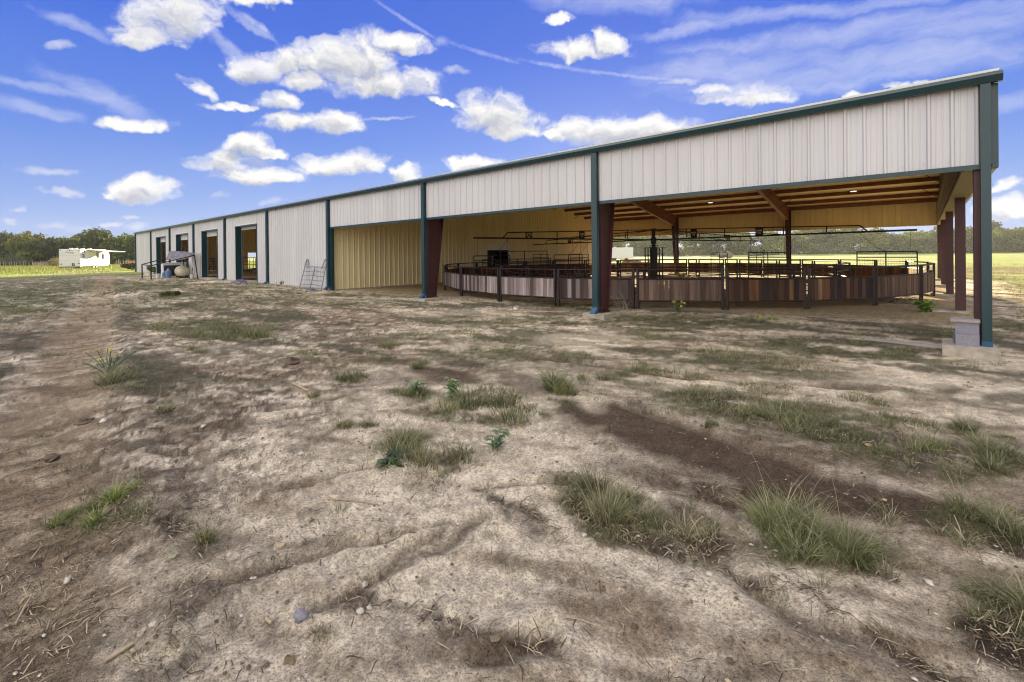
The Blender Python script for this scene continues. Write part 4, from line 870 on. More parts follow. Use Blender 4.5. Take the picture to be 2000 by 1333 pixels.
for i, (a, c) in enumerate(DOORX):
    pipe_panel('livestock_gate', ['stall rails seen inside the nearest barn door', 'stall rails seen inside the second barn door', 'stall rails seen inside the third barn door', 'stall rails seen inside the farthest barn door'][i], (a-3.5, 5.5), (c+1, 5.5), 1.55, [3, 5, 5, 8][i], mid=4, group='stall panels inside the barn', z0=0)
    pipe_panel('livestock_gate', ['inner gate deeper in the nearest doorway', 'inner gate deeper in the second doorway', 'inner gate deeper in the third doorway', 'inner gate deeper in the farthest doorway'][i], (a-9, 10), (c-2.5, 10), 1.6 if i else 1.75, 3, mid=4, group='stall gates inside the barn', z0=0)
b = MB()
for x in (-40.6, -47.5, -55): b.tube((x, 8, -.05), (x, 8, roofz(8)-.3), .05, 8)
part(b, 'stall_post', M['pipe'], barn)

# ------------------------------------------------------------------ things beside the barn
t = thing('metal_gate', 'small grey ranch gate with looped top corners leaning on the wall', 'gate', (-24.0, -.35, -.05))
b = MB(); gx0, gx1 = -25.4, -22.98; ztop = 1.42; zl = lambda z: -.42+.36*(z+.1)/1.5
def gp(x, z): return (x, zl(z), z)
for x, dx in ((gx0, 1), (gx1, -1)):
    b.tube(gp(x, -.1), gp(x+.08*dx, ztop-.12), .026, 8)
    arc = [gp(x+.08*dx+dx*(.13-.13*math.cos(s)), ztop-.12+.16*math.sin(s)) for s in np.linspace(0, PI, 8)]; b.path(arc, .026, 8); b.tube(arc[-1], gp(x+.45*dx, ztop-.42), .026, 8)
xm = (gx0+gx1)/2; b.tube(gp(xm, -.08), gp(xm, 1.08), .032, 8); part(b, 'frame', M['galv'], t)
b = MB()
for k in range(6):
    z = 1.06-k*.225; pts = [gp(gx0+.04+(gx1-gx0-.08)*s, z+.012*math.sin(9*s+k*2)+(.03 if abs(s-.5) < .15 else 0)) for s in np.linspace(0, 1, 9)]; b.path(pts, .018, 6)
part(b, 'rail', M['galv'], t)
t = thing('scrap_pile', 'grey scrap pipes and stones heaped under the leaning gate', 'scrap', (-23.3, -.75, -.08)); b = MB()
for k in range(7): a = random.uniform(-.5, .5); c = np.array([-23.4+random.uniform(-.6, .6), -.75+random.uniform(-.15, .15), H(-23.4, -.75)+.05+.04*k/3]); d = np.array([math.cos(a), math.sin(a)*.5, random.uniform(-.1, .15)])*random.uniform(.25, .6); b.tube(c-d, c+d, .022, 7)
part(b, 'pipe', M['galv'], t); b = MB()
for k in range(6): b.sphere((-23.5+random.uniform(-.8, .6), -.8+random.uniform(-.3, .3), H(-23.5, -.8)+.03), (.08, .06, .045), 8, 6, .4)
part(b, 'rubble', M['conc'], t)
# propane tank
tx, ty = -45.4, -.95; z0 = H(tx, ty); t = thing('propane_tank', 'fat cream propane tank with rounded ends beside the barn wall', 'propane tank', (tx, ty, z0))
b = MB(); vs = []; nu = 20; prof = [(-.80, .0), (-.78, .16), (-.7, .30), (-.56, .40), (-.38, .445), (.38, .445), (.56, .40), (.7, .30), (.78, .16), (.80, 0)]
for px_, r in prof:
    for i in range(nu): a = 2*PI*i/nu; vs.append((tx+px_, ty+r*math.cos(a), z0+.50+r*math.sin(a)))
b.add(vs, [(k*nu+i, (k+1)*nu+i, (k+1)*nu+(i+1) % nu, k*nu+(i+1) % nu) for k in range(len(prof)-1) for i in range(nu)], True); part(b, 'tank_shell', M['tank'], t)
b = MB(); b.tube((tx+.1, ty, z0+.92), (tx+.1, ty, z0+1.02), .13, 12); part(b, 'valve_dome', M['tank'], t)
for s in (-.45, .45): b = MB(); b.box((tx+s-.04, ty-.3, z0-.03), (tx+s+.04, ty+.3, z0+.12)); part(b, 'saddle', M['dark'], t)
def wbox(name, label, cat, x0, x1, y0, y1, z0, z1, m, extra=None):
    t = thing(name, label, cat, ((x0+x1)/2, (y0+y1)/2, z0)); b = MB(); b.box((x0, y0, z0), (x1, y1, z1)); part(b, 'body', M[m], t)
    if extra: extra(t, x0, x1, y0, y1, z0, z1)
    return t
def cab(t, x0, x1, y0, y1, z0, z1):
    b = MB(); b.box((x1, y0+.06, z0+.12), (x1+.012, y1-.06, z1-.16)); part(b, 'front_shade_plate', M['black'], t); b = MB(); b.box((x0-.03, y0-.04, z1), (x1+.06, y1+.04, z1+.05)); part(b, 'lid', M['white'], t)  # black plate stands for the shaded inside of the cabinet
wbox('storage_cabinet', 'white cabinet with black plate for its shaded open front behind the propane tank', 'cabinet', -47.6, -46.9, -1.9, -.35, H(-47, -1), H(-47, -1)+1.15, 'white', cab)
def tall(t, x0, x1, y0, y1, z0, z1):
    b = MB(); b.box((x0+.05, y0-.012, z0+.5), (x0+.22, y0-.001, z0+.75)); b.tube((x1-.08, y0-.03, z0+.1), (x1-.08, y0-.03, z1-.3), .02, 6); part(b, 'fitting', M['galv'], t)
wbox('electrical_cabinet', 'tall pale cabinet on the barn wall right of the tank', 'cabinet', -44.9, -43.95, -.4, -.06, .06, 1.95, 'doorw', tall)
def jug(x, y, s, label):
    z = H(x, y); t = thing('water_jug', label, 'jug', (x, y, z)); b = MB(); b.tube((x, y, z), (x, y, z+.42*s), .15*s, 12); b.tube((x, y, z+.42*s), (x, y, z+.52*s), .14*s, 12, .05*s); part(b, 'bottle', M['bluep'], t); b = MB(); b.tube((x, y, z+.52*s), (x, y, z+.56*s), .055*s, 10); part(b, 'cap', M['white'], t)
jug(-46.0, -1.75, 1.3, 'large blue water jug standing left of the propane tank'); jug(-46.35, -1.95, .9, 'smaller blue jug left of the large one')
def bucket(x, y, label, m='white'):
    z = H(x, y); t = thing('bucket', label, 'bucket', (x, y, z)); b = MB(); b.tube((x, y, z), (x, y, z+.32), .12, 12, .15); part(b, 'pail', M[m], t); b = MB(); b.path([(x+.15*math.cos(s), y, z+.3+.13*math.sin(s)) for s in np.linspace(0, PI, 7)], .006, 5); part(b, 'handle', M['dark'], t)
bucket(-46.6, -2.3, 'white bucket at the left of the propane tank'); bucket(-43.5, -.75, 'white bucket at the foot of the tall pale cabinet')
# canopy frame with a sagging tarp
t = thing('canopy_frame', 'rusty pipe canopy frame with a crumpled tarp thrown over it', 'canopy', (-43.5, -2, 0)); b = MB()
P1 = np.array([-44.0, -3.75, H(-44, -3.75)]); P2 = np.array([-41.4, -3.7, H(-41.4, -3.7)]); P3 = np.array([-42.6, -.6, H(-42.6, -.6)]); P4 = np.array([-46.2, -.6, H(-46.2, -.6)])
T1 = P1+(0, 0, zat(P1[0], P1[1], 517)-P1[2]); T2 = P2+(0, 0, zat(P2[0], P2[1], 519.5)-P2[2]); T3 = np.array([-43.0, -.7, zat(-43.0, -.7, 499)]); T4 = np.array([-46.2, -.7, zat(-46.2, -.7, 496)])
for p, q in ((P1, T1), (P2, T2), (P3, T3), (P4, T4)): b.tube(p, q, .04, 8)
for Pq, nm in ((P1, 'left'), (P2, 'right')): fb = MB(); fb.box((Pq[0]-.15, Pq[1]-.15, Pq[2]-.05), (Pq[0]+.15, Pq[1]+.15, Pq[2]+.13)); part(fb, 'foot_block', M['conc'], t)
for p, q in ((T1, T2), (T2, T3), (T1, T4), (T3, T4)): b.tube(p, q, .035, 8)
part(b, 'frame', M['dark'], t)
# tarp: crumpled sheet draped over the rear half
b = MB(); nu, nv_ = 26, 18; O = T4+np.array([-.3, -1.9, .15]); e1 = np.array([.85, 2.2, 0]); e2 = np.array([2.6, -.2, 0])
cor = [atx(324, 507, -44.6), atx(333, 489.5, -46.3), atx(379, 494, -45.2), atx(376, 500.5, -43.2)]; gv = []
for j in range(nv_):
    for i in range(nu):
        s, w = i/(nu-1), j/(nv_-1); p = (cor[0]*(1-s)+cor[3]*s)*(1-w)+(cor[1]*(1-s)+cor[2]*s)*w
        sag = -.35*math.sin(PI*s)*(1-w)**1.5*(.6); cr_ = .22*(float(fbm(s*5, w*5, 3, 401))-.5); gv.append((p[0]+cr_*.5, p[1], p[2]+sag+cr_+.10*math.sin(PI*w)))
b.add(gv, [(j*nu+i, j*nu+i+1, (j+1)*nu+i+1, (j+1)*nu+i) for j in range(nv_-1) for i in range(nu-1)], True); tp = part(b, 'tarp', M['tarp'], t)
md = tp.modifiers.new('thick', 'SOLIDIFY'); md.thickness = .012
# brush and rubbish near the frame and the doors
def heap(name, label, cat, x, y, r, h, m, sd, m2=None):
    z = H(x, y); t = thing(name, label, cat, (x, y, z)); b = MB(); nu, nv_ = 20, 7; vs = []
    for j in range(nv_+1):
        for i in range(nu):
            a = 2*PI*i/nu; q = j/nv_; rr = r*q*(1+.4*(float(vn(3*math.cos(a)+5+sd, 3*math.sin(a)+5))-.5)); vs.append((x+rr*math.cos(a), y+rr*.55*math.sin(a), z-.02+h*(1-q**1.6)*(.6+.8*float(vn(rr*6/r+sd, a*2)))))
    b.add(vs, [(j*nu+i, (j+1)*nu+i, (j+1)*nu+(i+1) % nu, j*nu+(i+1) % nu) for j in range(nv_) for i in range(nu)], m != 'soil'); part(b, 'heap', M[m], t)
    if m2:
        b = MB(); 
        for k in range(3): b.sphere((x+random.uniform(-.7, .7)*r, y-.3*r, z+.05), (.16, .1, .07), 9, 6, .5)
        part(b, 'rag', M[m2], t)
    return t
heap('cloth_heap', 'dark purple cloth heaped on the apron of the nearest barn door', 'cloth', -33.0, -.75, .9, .26, 'cloth', 3, 'tarp')
heap('rubble_heap', 'low heap of broken rubble before the farthest barn door', 'rubble', -53.5, -1.6, .9, .3, 'conc', 9)
# cinder blocks and board by the corner post
def cinder(cx, cy, z, rot, label):
    t = thing('cinder_block', label, 'cinder block', (cx, cy, z)); b = MB(); w, d, h = .20, .145, .195; c, s = math.cos(rot), math.sin(rot)
    def P(x, y, zz): return (cx+x*c-y*s, cy+x*s+y*c, zz)
    # solid ends with a hollow core between the webs
    for x0, x1, y0, y1 in ((-w, w, -d, -d+.035), (-w, w, d-.035, d), (-w, -w+.035, -d+.035, d-.035), (w-.035, w, -d+.035, d-.035), (-.018, .018, -d+.035, d-.035)):
        b.prism([P(x0, y0, z), P(x1, y0, z), P(x1, y1, z), P(x0, y1, z)], (0, 0, h))
    part(b, 'block', M['block'], t)
cinder(-.315, -.06, -.010, PI/2+.06, 'lower grey cinder block on the corner footing'); cinder(-.295, -.03, .187, PI/2-.05, 'upper grey cinder block stacked beside the corner post')
b = MB(); q = np.array([-.31, -.03, .385]); b.prism([(q[0]-.20, q[1]-.22, .385), (q[0]+.16, q[1]-.24, .385), (q[0]+.18, q[1]+.2, .385), (q[0]-.19, q[1]+.22, .385)], (0, 0, .04)); lone(b, 'board', M['lumber'], 'short grey board lying on top of the stacked cinder blocks', 'board', (q[0], q[1], .385))
A = G(1690, 665); B_ = G(1902, 690); b = MB(); A[2] += .03; B_[2] += .03; b.bar(A, B_, .10, .045); lone(b, 'long_plank', M['lumber'], 'long weathered plank lying on the ground toward the corner footing', 'plank', tuple((A+B_)/2-np.array([0, 0, .03])))
heap('earth_heap', 'small brown earth heap by the right end of the plank pen', 'earth', G(1760, 593)[0], G(1760, 593)[1], .34, .2, 'soil', 21)
# ------------------------------------------------------------------ travel trailer with awning
def trailer(name, label, PA, ax, wd, length, zb, zt, text=None, awning=False, group=None):
    ax = np.array([*ax, 0.]); ax /= np.linalg.norm(ax); w = np.array([-ax[1], ax[0], 0.])*(-1); z = np.array([0, 0, 1.]); PA = np.array([PA[0], PA[1], 0.])
    c = PA+w*wd/2+ax*length/2; t = thing(name, label, 'trailer', tuple(c)); hgt = zt-zb
    prof = [(0, zb), (0, zt-.06), (.06, zt)]+[(length-1.5+1.5*math.sin(s), zb+.25+(hgt-.25)*(.45+.55*math.cos(s))) for s in np.linspace(.0, PI/2*.98, 7)]+[(length-.05, zb+.3), (length-.5, zb)]
    b = MB(); b.prism([PA+ax*s+z*h for s, h in prof], w*wd); part(b, 'body', M['white'], t)
    b = MB()
    def rear(u0, u1, z0, z1, m, nm, d=.02, lab=None):
        q = MB(); q.prism([PA+w*u0+z*z0, PA+w*u1+z*z0, PA+w*u1+z*z1, PA+w*u0+z*z1], -ax*d); return part(q, nm, M[m], t, lab)
    def side(s0, s1, z0, z1, m, nm, d=.02, lab=None):
        q = MB(); o = PA+w*wd; q.prism([o+ax*s0+z*z0, o+ax*s1+z*z0, o+ax*s1+z*z1, o+ax*s0+z*z1], w*d); return part(q, nm, M[m], t, lab)
    rear(.1, .27, zt-.28, zt-.2, 'black', 'marker_lamp'); rear(wd-.3, wd-.1, zt-.26, zt-.2, 'black', 'marker_lamp')
    for u in (wd/2-.33, wd/2+.22): rear(u, u+.13, zt-.22, zt-.15, 'black', 'marker_lamp')
    rear(wd/2-.07, wd/2+.08, zt-.27, zt-.14, 'black', 'rear_camera')
    rear(.12, .34, zb+.33, zb+.45, 'black', 'tail_lamp'); rear(wd-.32, wd-.08, zb+.40, zb+.50, 'black', 'tail_lamp')
    hp = rear(wd*.6, wd*.6+.38, zb+.12, zb+.52, 'black', 'hatch'); 
    q = MB(); q.prism([PA+w*(wd*.6+.16)+z*(zb+.3), PA+w*(wd*.6+.33)+z*(zb+.3), PA+w*(wd*.6+.33)+z*(zb+.45), PA+w*(wd*.6+.16)+z*(zb+.45)], -ax*.035); part(q, 'licence_plate', M['white'], hp)
    rear(0, wd, zb-.14, zb-.002, 'dark', 'bumper', .14)
    for h in (.35, .62): rear(.05, wd-.05, zb+hgt*h, zb+hgt*h+.012, 'galv', 'seam', .008)
    side(.6, 1.15, zb+1.35, zb+1.95, 'glass', 'window'); side(1.0, 1.3, zt-.55, zt-.25, 'glass', 'vent'); side(length*.52, length*.60, zb+1.3, zt-.35, 'glass', 'window'); side(length*.70, length*.78, zb+1.1, zb+1.9, 'glass', 'window')
    side(length*.615, length*.68, zb+.1, zt-.25, 'doorw', 'door', .03); side(.1, length*.8, zb+.55, zb+.60, 'galv', 'stripe', .008)
    for s in (length*.42, length*.52):
        o = PA+w*(wd-.12)+ax*s+z*.34; b = MB(); b.tube(o-w*.12, o+w*.14, .33, 18); wh = part(b, 'wheel', M['rubber'], t); b = MB(); b.tube(o+w*.14, o+w*.16, .17, 14); part(b, 'rim', M['white'], wh)
        o = o-w*(wd-.3); b = MB(); b.tube(o-w*.12, o+w*.1, .33, 18); part(b, 'wheel', M['rubber'], t)
    b = MB(); b.prism([PA+ax*.2+w*.4+z*(zb-.12), PA+ax*(length-.2)+w*.4+z*(zb-.12), PA+ax*(length-.2)+w*.5+z*(zb-.12), PA+ax*.2+w*.5+z*(zb-.12)], z*.11); b.prism([PA+ax*.2+w*(wd-.5)+z*(zb-.12), PA+ax*(length+1.1)+w*(wd/2)+z*(zb-.12), PA+ax*(length+1.1)+w*(wd/2+.1)+z*(zb-.12), PA+ax*.2+w*(wd-.4)+z*(zb-.12)], z*.11); part(b, 'chassis', M['dark'], t)
    for s, ww in ((1.2, .9), (1.25, 1.5), (3.6, 1.2), (5.6, 1.2)):
        o = PA+ax*s+w*ww+z*(zt+.0); b = MB(); b.obox(o+z*.08, ax*.18, w*.18, z*.09); part(b, 'roof_vent', M['white'], t)
    if text:
        for tx_, sz, uu, hh in text:
            q = PA+w*uu+z*hh-ax*.012; mt = Matrix(((w[0], 0, -ax[0], q[0]), (w[1], 0, -ax[1], q[1]), (0, 1, 0, q[2]), (0, 0, 0, 1))); text_part(tx_, sz, M['letter'], t, mt, 'lettering', .006)
    if awning:
        o = PA+w*wd; s0, s1 = 1.9, length-1.2; b = MB(); a0, a1 = o+ax*s0+z*(zt-.1), o+ax*s1+z*(zt-.1); ext = w*2.6-z*.28
        b.prism([a0, a1, a1+ext, a0+ext], z*.03); aw = part(b, 'awning', M['white'], t); b = MB(); b.tube(a0+ext, a1+ext, .07, 10); part(b, 'roller', M['white'], aw)
        b = MB()
        for a in (a0, a1): b.tube(a-z*1.4, a+ext, .03, 6); b.tube(a-z*.1, a+ext*.55-z*.5, .02, 6)
        part(b, 'awning_arm', M['dark'], aw)
    return t
PA = CAM+ray(115.5, 524)*70; axd = (-.86, .51)
trailer('travel_trailer', 'white travel trailer with its awning out, parked beyond the far end of the barn', PA, axd, 2.6, 8.6, .47, 3.12,
        text=[('ASPEN TRAIL', .17, 1.28, 2.62), ('BY  DUTCHMEN', .06, 1.35, 2.49), ('26BH', .09, 1.72, 2.40)], awning=True)
PB = CAM+ray(1237, 510)*98
trailer('horse_trailer', 'white trailer behind the barn seen between the pen rails', (PB[0], PB[1]), (-.78, -.62), 2.5, 9, .5, 2.75)

# ------------------------------------------------------------------ fences, mound, bales beyond
def wood_fence(label, P, Q, n, h=1.15, jit=.15):
    P, Q = np.array(P, float), np.array(Q, float); t = thing('wire_fence', label, 'fence', tuple((P+Q)/2)); rn = random.Random(n)
    tops = []
    for i in range(n):
        p = P+(Q-P)*(i+rn.uniform(-.25, .25))/(n-1); z = float(gbase(p[0], p[1])); hh = h*rn.uniform(.85, 1.2); b = MB(); e = np.array([rn.gauss(0, .05), rn.gauss(0, .05), hh]); b.tube((p[0], p[1], z-.1), np.array([p[0], p[1], z])+e, rn.uniform(.06, .10), 7, .05); part(b, 'post', M['postw'], t); tops.append(np.array([p[0], p[1], z]))
    b = MB()
    for k in (.35, .65, .95):
        for p, q in zip(tops[:-1], tops[1:]): b.tube(p+(0, 0, h*k), q+(0, 0, h*k), .008, 4)
    part(b, 'wire', M['galv'], t)
g0 = CAM+ray(-40, 522)*98; g1 = CAM+ray(108, 522)*98
wood_fence('rough wooden post fence before the trees at far left', (g0[0], g0[1], 0), (g1[0], g1[1], 0), 27)
g0 = CAM+ray(226, 522)*92; g1 = CAM+ray(268, 522)*88
wood_fence('short run of post fence between the trailer and the barn end', (g0[0], g0[1], 0), (g1[0], g1[1], 0), 9, 1.2)
def pallet(name, label, cat, u, v, d, w_, h_, m):
    p = CAM+ray(u, v)*d; z = float(gbase(p[0], p[1])); t = thing(name, label, cat, (p[0], p[1], z)); r = CR/np.linalg.norm(CR[:2]); r = np.array([r[0], r[1], 0]); b = MB()
    for k in range(5): c = np.array([p[0], p[1], z+.08+h_*k/4.6]); b.obox(c, r*w_/2, np.cross(r, (0, 0, 1))*.03, (0, 0, h_*.07))
    part(b, 'board', M[m], t); b = MB()
    for s in (-1, 0, 1): c = np.array([p[0], p[1], z+h_/2])+r*s*w_*.46; b.obox(c, r*.05, np.cross(r, (0, 0, 1))*.08, (0, 0, h_/2))
    part(b, 'batten', M['postw'], t)
pallet('wood_stack', 'reddish boards stacked against the fence by the barn end', 'boards', 254, 526, 84, 1.6, 1.1, 'orange')
pallet('wood_stack', 'low brown boards on the fence left of the trailer', 'boards', 78, 524, 92, 3.0, .9, 'postw')
pallet('wood_stack', 'orange boards leaning behind the earth mound in the field', 'boards', 1251, 520, 47, 1.9, 1.0, 'orange')
q = CAM+ray(1226, 520)*44; heap('earth_mound', 'grey earth mound in the field behind the pen', 'earth', q[0], q[1], 2.6, 1.0, 'soil', 33)
for u, lab in ((1410, 'left of the two round hay bales in the far field'), (1423.5, 'right of the two round hay bales in the far field')):
    p = CAM+ray(u, 505)*118; z = float(gbase(p[0], p[1])); t = thing('hay_bale', lab, 'hay bale', (p[0], p[1], z)); r = np.array([CR[0], CR[1], 0]); r /= np.linalg.norm(r); f = np.array([-r[1], r[0], 0]); b = MB(); c = np.array([p[0], p[1], z+.78]); b.tube(c-f*.6, c+f*.6, .8, 24); part(b, 'roll', M['hay'], t)
    b = MB()
    for s in (-.4, 0, .4): b.tube(c+f*(s-.015), c+f*(s+.015), .812, 24, cap=False)
    part(b, 'twine', M['postw'], t)

# ------------------------------------------------------------------ trees
def leaf_cloud(centres, radii, n, size, base, sd, flat=.75):
    g = np.random.default_rng(sd); k = len(centres); wgt = radii**2; idx = g.choice(k, n, p=wgt/wgt.sum()); d = g.normal(0, 1, (n, 3)); d /= np.linalg.norm(d, axis=1)[:, None]
    rr = radii[idx]*(g.random(n)**.33)*(1+.18*g.normal(0, 1, n)); P = centres[idx]+d*rr[:, None]*np.array([1, 1, flat])
    a = g.normal(0, 1, (n, 3)); a /= np.linalg.norm(a, axis=1)[:, None]; b = np.cross(a, g.normal(0, 1, (n, 3))); b /= np.linalg.norm(b, axis=1)[:, None]; s = (size*g.uniform(.5, 1.5, n))[:, None]
    V = np.stack([P-a*s*.5, P+b*s*.35, P+a*s*.5, P-b*s*.35], 1).reshape(-1, 3); F = np.arange(n*4).reshape(-1, 4)
    tone = g.uniform(.65, 1.35, k)[idx]*g.uniform(.75, 1.3, n); hue = g.random(n)[:, None]; col = (np.array(base)*(1-hue)+np.array(base)*np.array([1.5, 1.25, .8])*hue)*tone[:, None]
    return V, F, np.repeat(np.clip(col, 0, 1), 4, 0)
TREES = []
def tree_proto(sd, h, rad, base, low=.12, n=5600, leaf=.46):
    rn = random.Random(sd); t = thing('oak_tree', 'tree', 'tree', (0, 0, 0)); b = MB(); b.tube((0, 0, -.3), (rn.uniform(-.2, .2), rn.uniform(-.2, .2), h*.3), .26, 9, .19); fork = np.array([0, 0, h*.28]); C = []; Rr = []
    nl = 9
    for i in range(nl):
        a = 2*PI*i/nl+rn.uniform(-.3, .3); e = rn.uniform(.35, 1.1); o = rad*rn.uniform(.4, .78); tip = np.array([math.cos(a)*o, math.sin(a)*o, h*rn.uniform(.35, .86)]); mid = (fork+tip)/2+np.array([0, 0, .35]); b.tube(fork, mid, .12, 6, .07); b.tube(mid, tip, .07, 5, .025)
        C += [tip, mid+np.array([rn.uniform(-.6, .6), rn.uniform(-.6, .6), .3])]; Rr += [rad*rn.uniform(.22, .36), rad*rn.uniform(.2, .3)]
    for i in range(22):
        a = rn.uniform(0, 2*PI); q = rn.uniform(low, 1); o = rad*math.sqrt(max(0, 1-((q-.45)/.62)**2))*rn.uniform(.55, .98); C.append(np.array([math.cos(a)*o, math.sin(a)*o, h*q*.93])); Rr.append(rad*rn.uniform(.12, .30))
    C.append(np.array([0, 0, h*.8])); Rr.append(rad*.35)
    part(b, 'trunk', M['bark'], t); V, F, Cc = leaf_cloud(np.array(C), np.array(Rr), n, leaf, base, sd); cr_ = np_mesh('crown', V, F, M['fol'], Cc); cr_.parent = t; TREES.append(t); return t
base_cols = [(.08, .135, .03), (.11, .165, .03), (.065, .115, .03), (.15, .19, .035), (.09, .14, .035)]
for i, (h, r) in enumerate([(8.6, 4.6), (7.6, 4.9), (9.4, 4.4), (8.0, 4.2), (6.8, 4.6)]): tree_proto(60+i, h, r, base_cols[i])
used = set()
def place_tree(i, u, depth, sc, label, group, rot):
    p = CAM+ray(u, 520)*depth; z = float(gbase(p[0], p[1])); t = TREES[i]
    if i not in used: used.add(i); o = t
    else:
        o = t.copy(); COL.objects.link(o)
        for ch in t.children: c = ch.copy(); COL.objects.link(c); c.parent = o
    o.location = (p[0], p[1], z-.05); o.rotation_euler = (0, 0, rot); o.scale = (sc, sc, sc*1.0); o['label'] = label; o['group'] = group; o['category'] = 'tree'
rn = random.Random(3)
ORD = ['first', 'second', 'third', 'fourth', 'fifth', 'sixth', 'seventh', 'eighth', 'ninth', 'tenth', 'eleventh', 'twelfth', 'thirteenth', 'fourteenth', 'fifteenth', 'sixteenth', 'seventeenth', 'eighteenth', 'nineteenth', 'twentieth']
us = [-60, -22, 14, 46, 78, 112, 148, 182, 212, 244, 272]
for k, u in enumerate(us): place_tree(k % 5, u, 116+rn.uniform(-3, 5), [.9, .84, .92, 1.06, 1.02, .86, .95, 1.0, .84, .95, .95][k], ORD[k]+' sunlit oak from the left in the front row behind the travel trailer', 'oaks behind the travel trailer', rn.uniform(0, 6))
for k, u in enumerate([-80, -40, 0, 35, 66, 98, 130, 165, 198, 230, 262, 290]): place_tree((k*2+1) % 5, u, 128+rn.uniform(-3, 6), rn.uniform(.92, 1.14), ORD[k]+' oak from the left in the dark back row behind the travel trailer', 'oaks behind the travel trailer', rn.uniform(0, 6))
us = list(range(1150, 2120, 50))
for k, u in enumerate(us):
    h = 1.0 if u > 1600 else 1.12
    place_tree((k*3) % 5, u+rn.uniform(-12, 12), 205+rn.uniform(-8, 8), h*rn.uniform(1.15, 1.5), ORD[k]+' hazy tree from the left along the far edge of the field', 'trees along the far field edge', rn.uniform(0, 6))
us = list(range(1130, 2140, 54))
for k, u in enumerate(us):
    place_tree((k*2+2) % 5, u+rn.uniform(-12, 12), 226+rn.uniform(-8, 8), rn.uniform(1.35, 1.75), ORD[k]+' tree from the left in the rear row beyond the far field', 'trees along the far field edge', rn.uniform(0, 6))
def underwood(name, label, u0, u1, depth, n, hmax, sd, col, size):
    g = np.random.default_rng(sd); m = max(14, int(abs(u1-u0)/5)); C = []; Rr = []
    for i in range(m):
        p = CAM+ray(u0+(u1-u0)*(i+g.random())/m, 520)*(depth+g.uniform(-4, 4)); h = hmax*g.uniform(.35, 1); C.append([p[0], p[1], float(gbase(p[0], p[1]))+h*.35]); Rr.append(h*.75)
    V, F, Cc = leaf_cloud(np.array(C), np.array(Rr), n, size, col, sd, .8); k = V.reshape(-1, 4, 3)[:, :, 2].min(1) > -.3; V = V.reshape(-1, 4, 3)[k].reshape(-1, 3); Cc = Cc.reshape(-1, 4, 3)[k].reshape(-1, 3)
    tag(np_mesh(name, V, np.arange(len(V)).reshape(-1, 4), M['fol'], Cc), label, 'undergrowth', kind='stuff')
underwood('undergrowth', 'dark undergrowth beneath the oaks behind the travel trailer', -90, 300, 121, 30000, 5.2, 5, (.05, .085, .03), .42)
underwood('field_undergrowth', 'grey green undergrowth along the far field edge', 1120, 2150, 203, 46000, 5.0, 6, (.07, .11, .04), .6)
def bush(label, u, depth, w, h, sd, col, name='shrub'):
    p = CAM+ray(u, 520)*depth; z = float(gbase(p[0], p[1])); g = np.random.default_rng(sd); n = 9; C = np.stack([g.uniform(-w/2, w/2, n), g.uniform(-w/3, w/3, n), g.uniform(.3, .75, n)*h], -1); V, F, Cc = leaf_cloud(C, np.full(n, h*.42), 2200, .16, col, sd, .8)
    t = thing(name, label, 'shrub', (p[0], p[1], z)); V = V[:]; k = V.reshape(-1, 4, 3)[:, :, 2].min(1) > 0; V = V.reshape(-1, 4, 3)[k].reshape(-1, 3); Cc = Cc.reshape(-1, 4, 3)[k].reshape(-1, 3)
    o = np_mesh('foliage', V, np.arange(len(V)).reshape(-1, 4), M['fol'], Cc); o.parent = t; b = MB()
    for i in range(6): b.tube((0, 0, -.05), tuple(C[i]), .02, 5, .008)
    s = b.build('stem', M['bark']); s.parent = t
bush('silvery low shrub before the oaks at far left', 28, 106, 5, 2.6, 1, (.12, .15, .10)); bush('pale tall weeds left of the travel trailer', 104, 84, 2.6, 1.7, 2, (.25, .24, .16))
bush('dark brush at the corner of the barn behind the canopy frame', 262, 60, 2.8, 1.0, 3, (.09, .11, .05)); bush('green weeds between the canopy frame and the door', 300, 48, 2.2, .7, 4, (.12, .19, .06))
bush('yellow green bush before the trees left of centre field', 1349, 170, 9, 2.6, 5, (.12, .14, .07)); bush('grassy tuft at the wall beside the nearest barn door', 530, 29, 1.5, .38, 7, (.15, .22, .07)); bush('green weeds along the wall left of the leaning gate', 558, 27.5, 1.6, .3, 8, (.14, .2, .07))
bush('small dull green shrub in the left middle yard', 328, 20.5, .8, .15, 9, (.15, .19, .10))

# ------------------------------------------------------------------ sun, sky, haze
EL = R_(10.9); sd = np.array([-.496, .868]); sd = sd/np.linalg.norm(sd)
sv = Vector((sd[0]*math.cos(EL), sd[1]*math.cos(EL), math.sin(EL)))
sun = bpy.data.lights.new('sun', 'SUN'); sun.energy = 5; sun.angle = R_(.5); sun.color = (1, .80, .48)
so = bpy.data.objects.new('sun', sun); COL.objects.link(so); so.rotation_euler = (-sv).to_track_quat('-Z', 'Y').to_euler()
EXPO = 1.9; scene.view_settings.view_transform = 'Standard'; scene.view_settings.look = 'None'; scene.view_settings.exposure = EXPO; scene.view_settings.gamma = 1
wd = bpy.data.worlds.new('World'); scene.world = wd; wd.use_nodes = True; nt = wd.node_tree; nt.nodes.clear(); L = nt.links.new
WS = .1; KS = 1/(2**EXPO)/WS
tc = N(nt, 'ShaderNodeTexCoord'); vec = tc.outputs['Generated']
fw = Vector((math.sin(YAW), math.cos(YAW), 0)); rt = Vector((math.cos(YAW), -math.sin(YAW), 0))
def M1(op, a, b=None, c=None, clamp=False):
    n = N(nt, 'ShaderNodeMath', operation=op); n.use_clamp = clamp
    for i, q in enumerate((a, b, c)):
        if q is None: continue
        if isinstance(q, (int, float)): n.inputs[i].default_value = q
        else: L(q, n.inputs[i])
    return n.outputs[0]
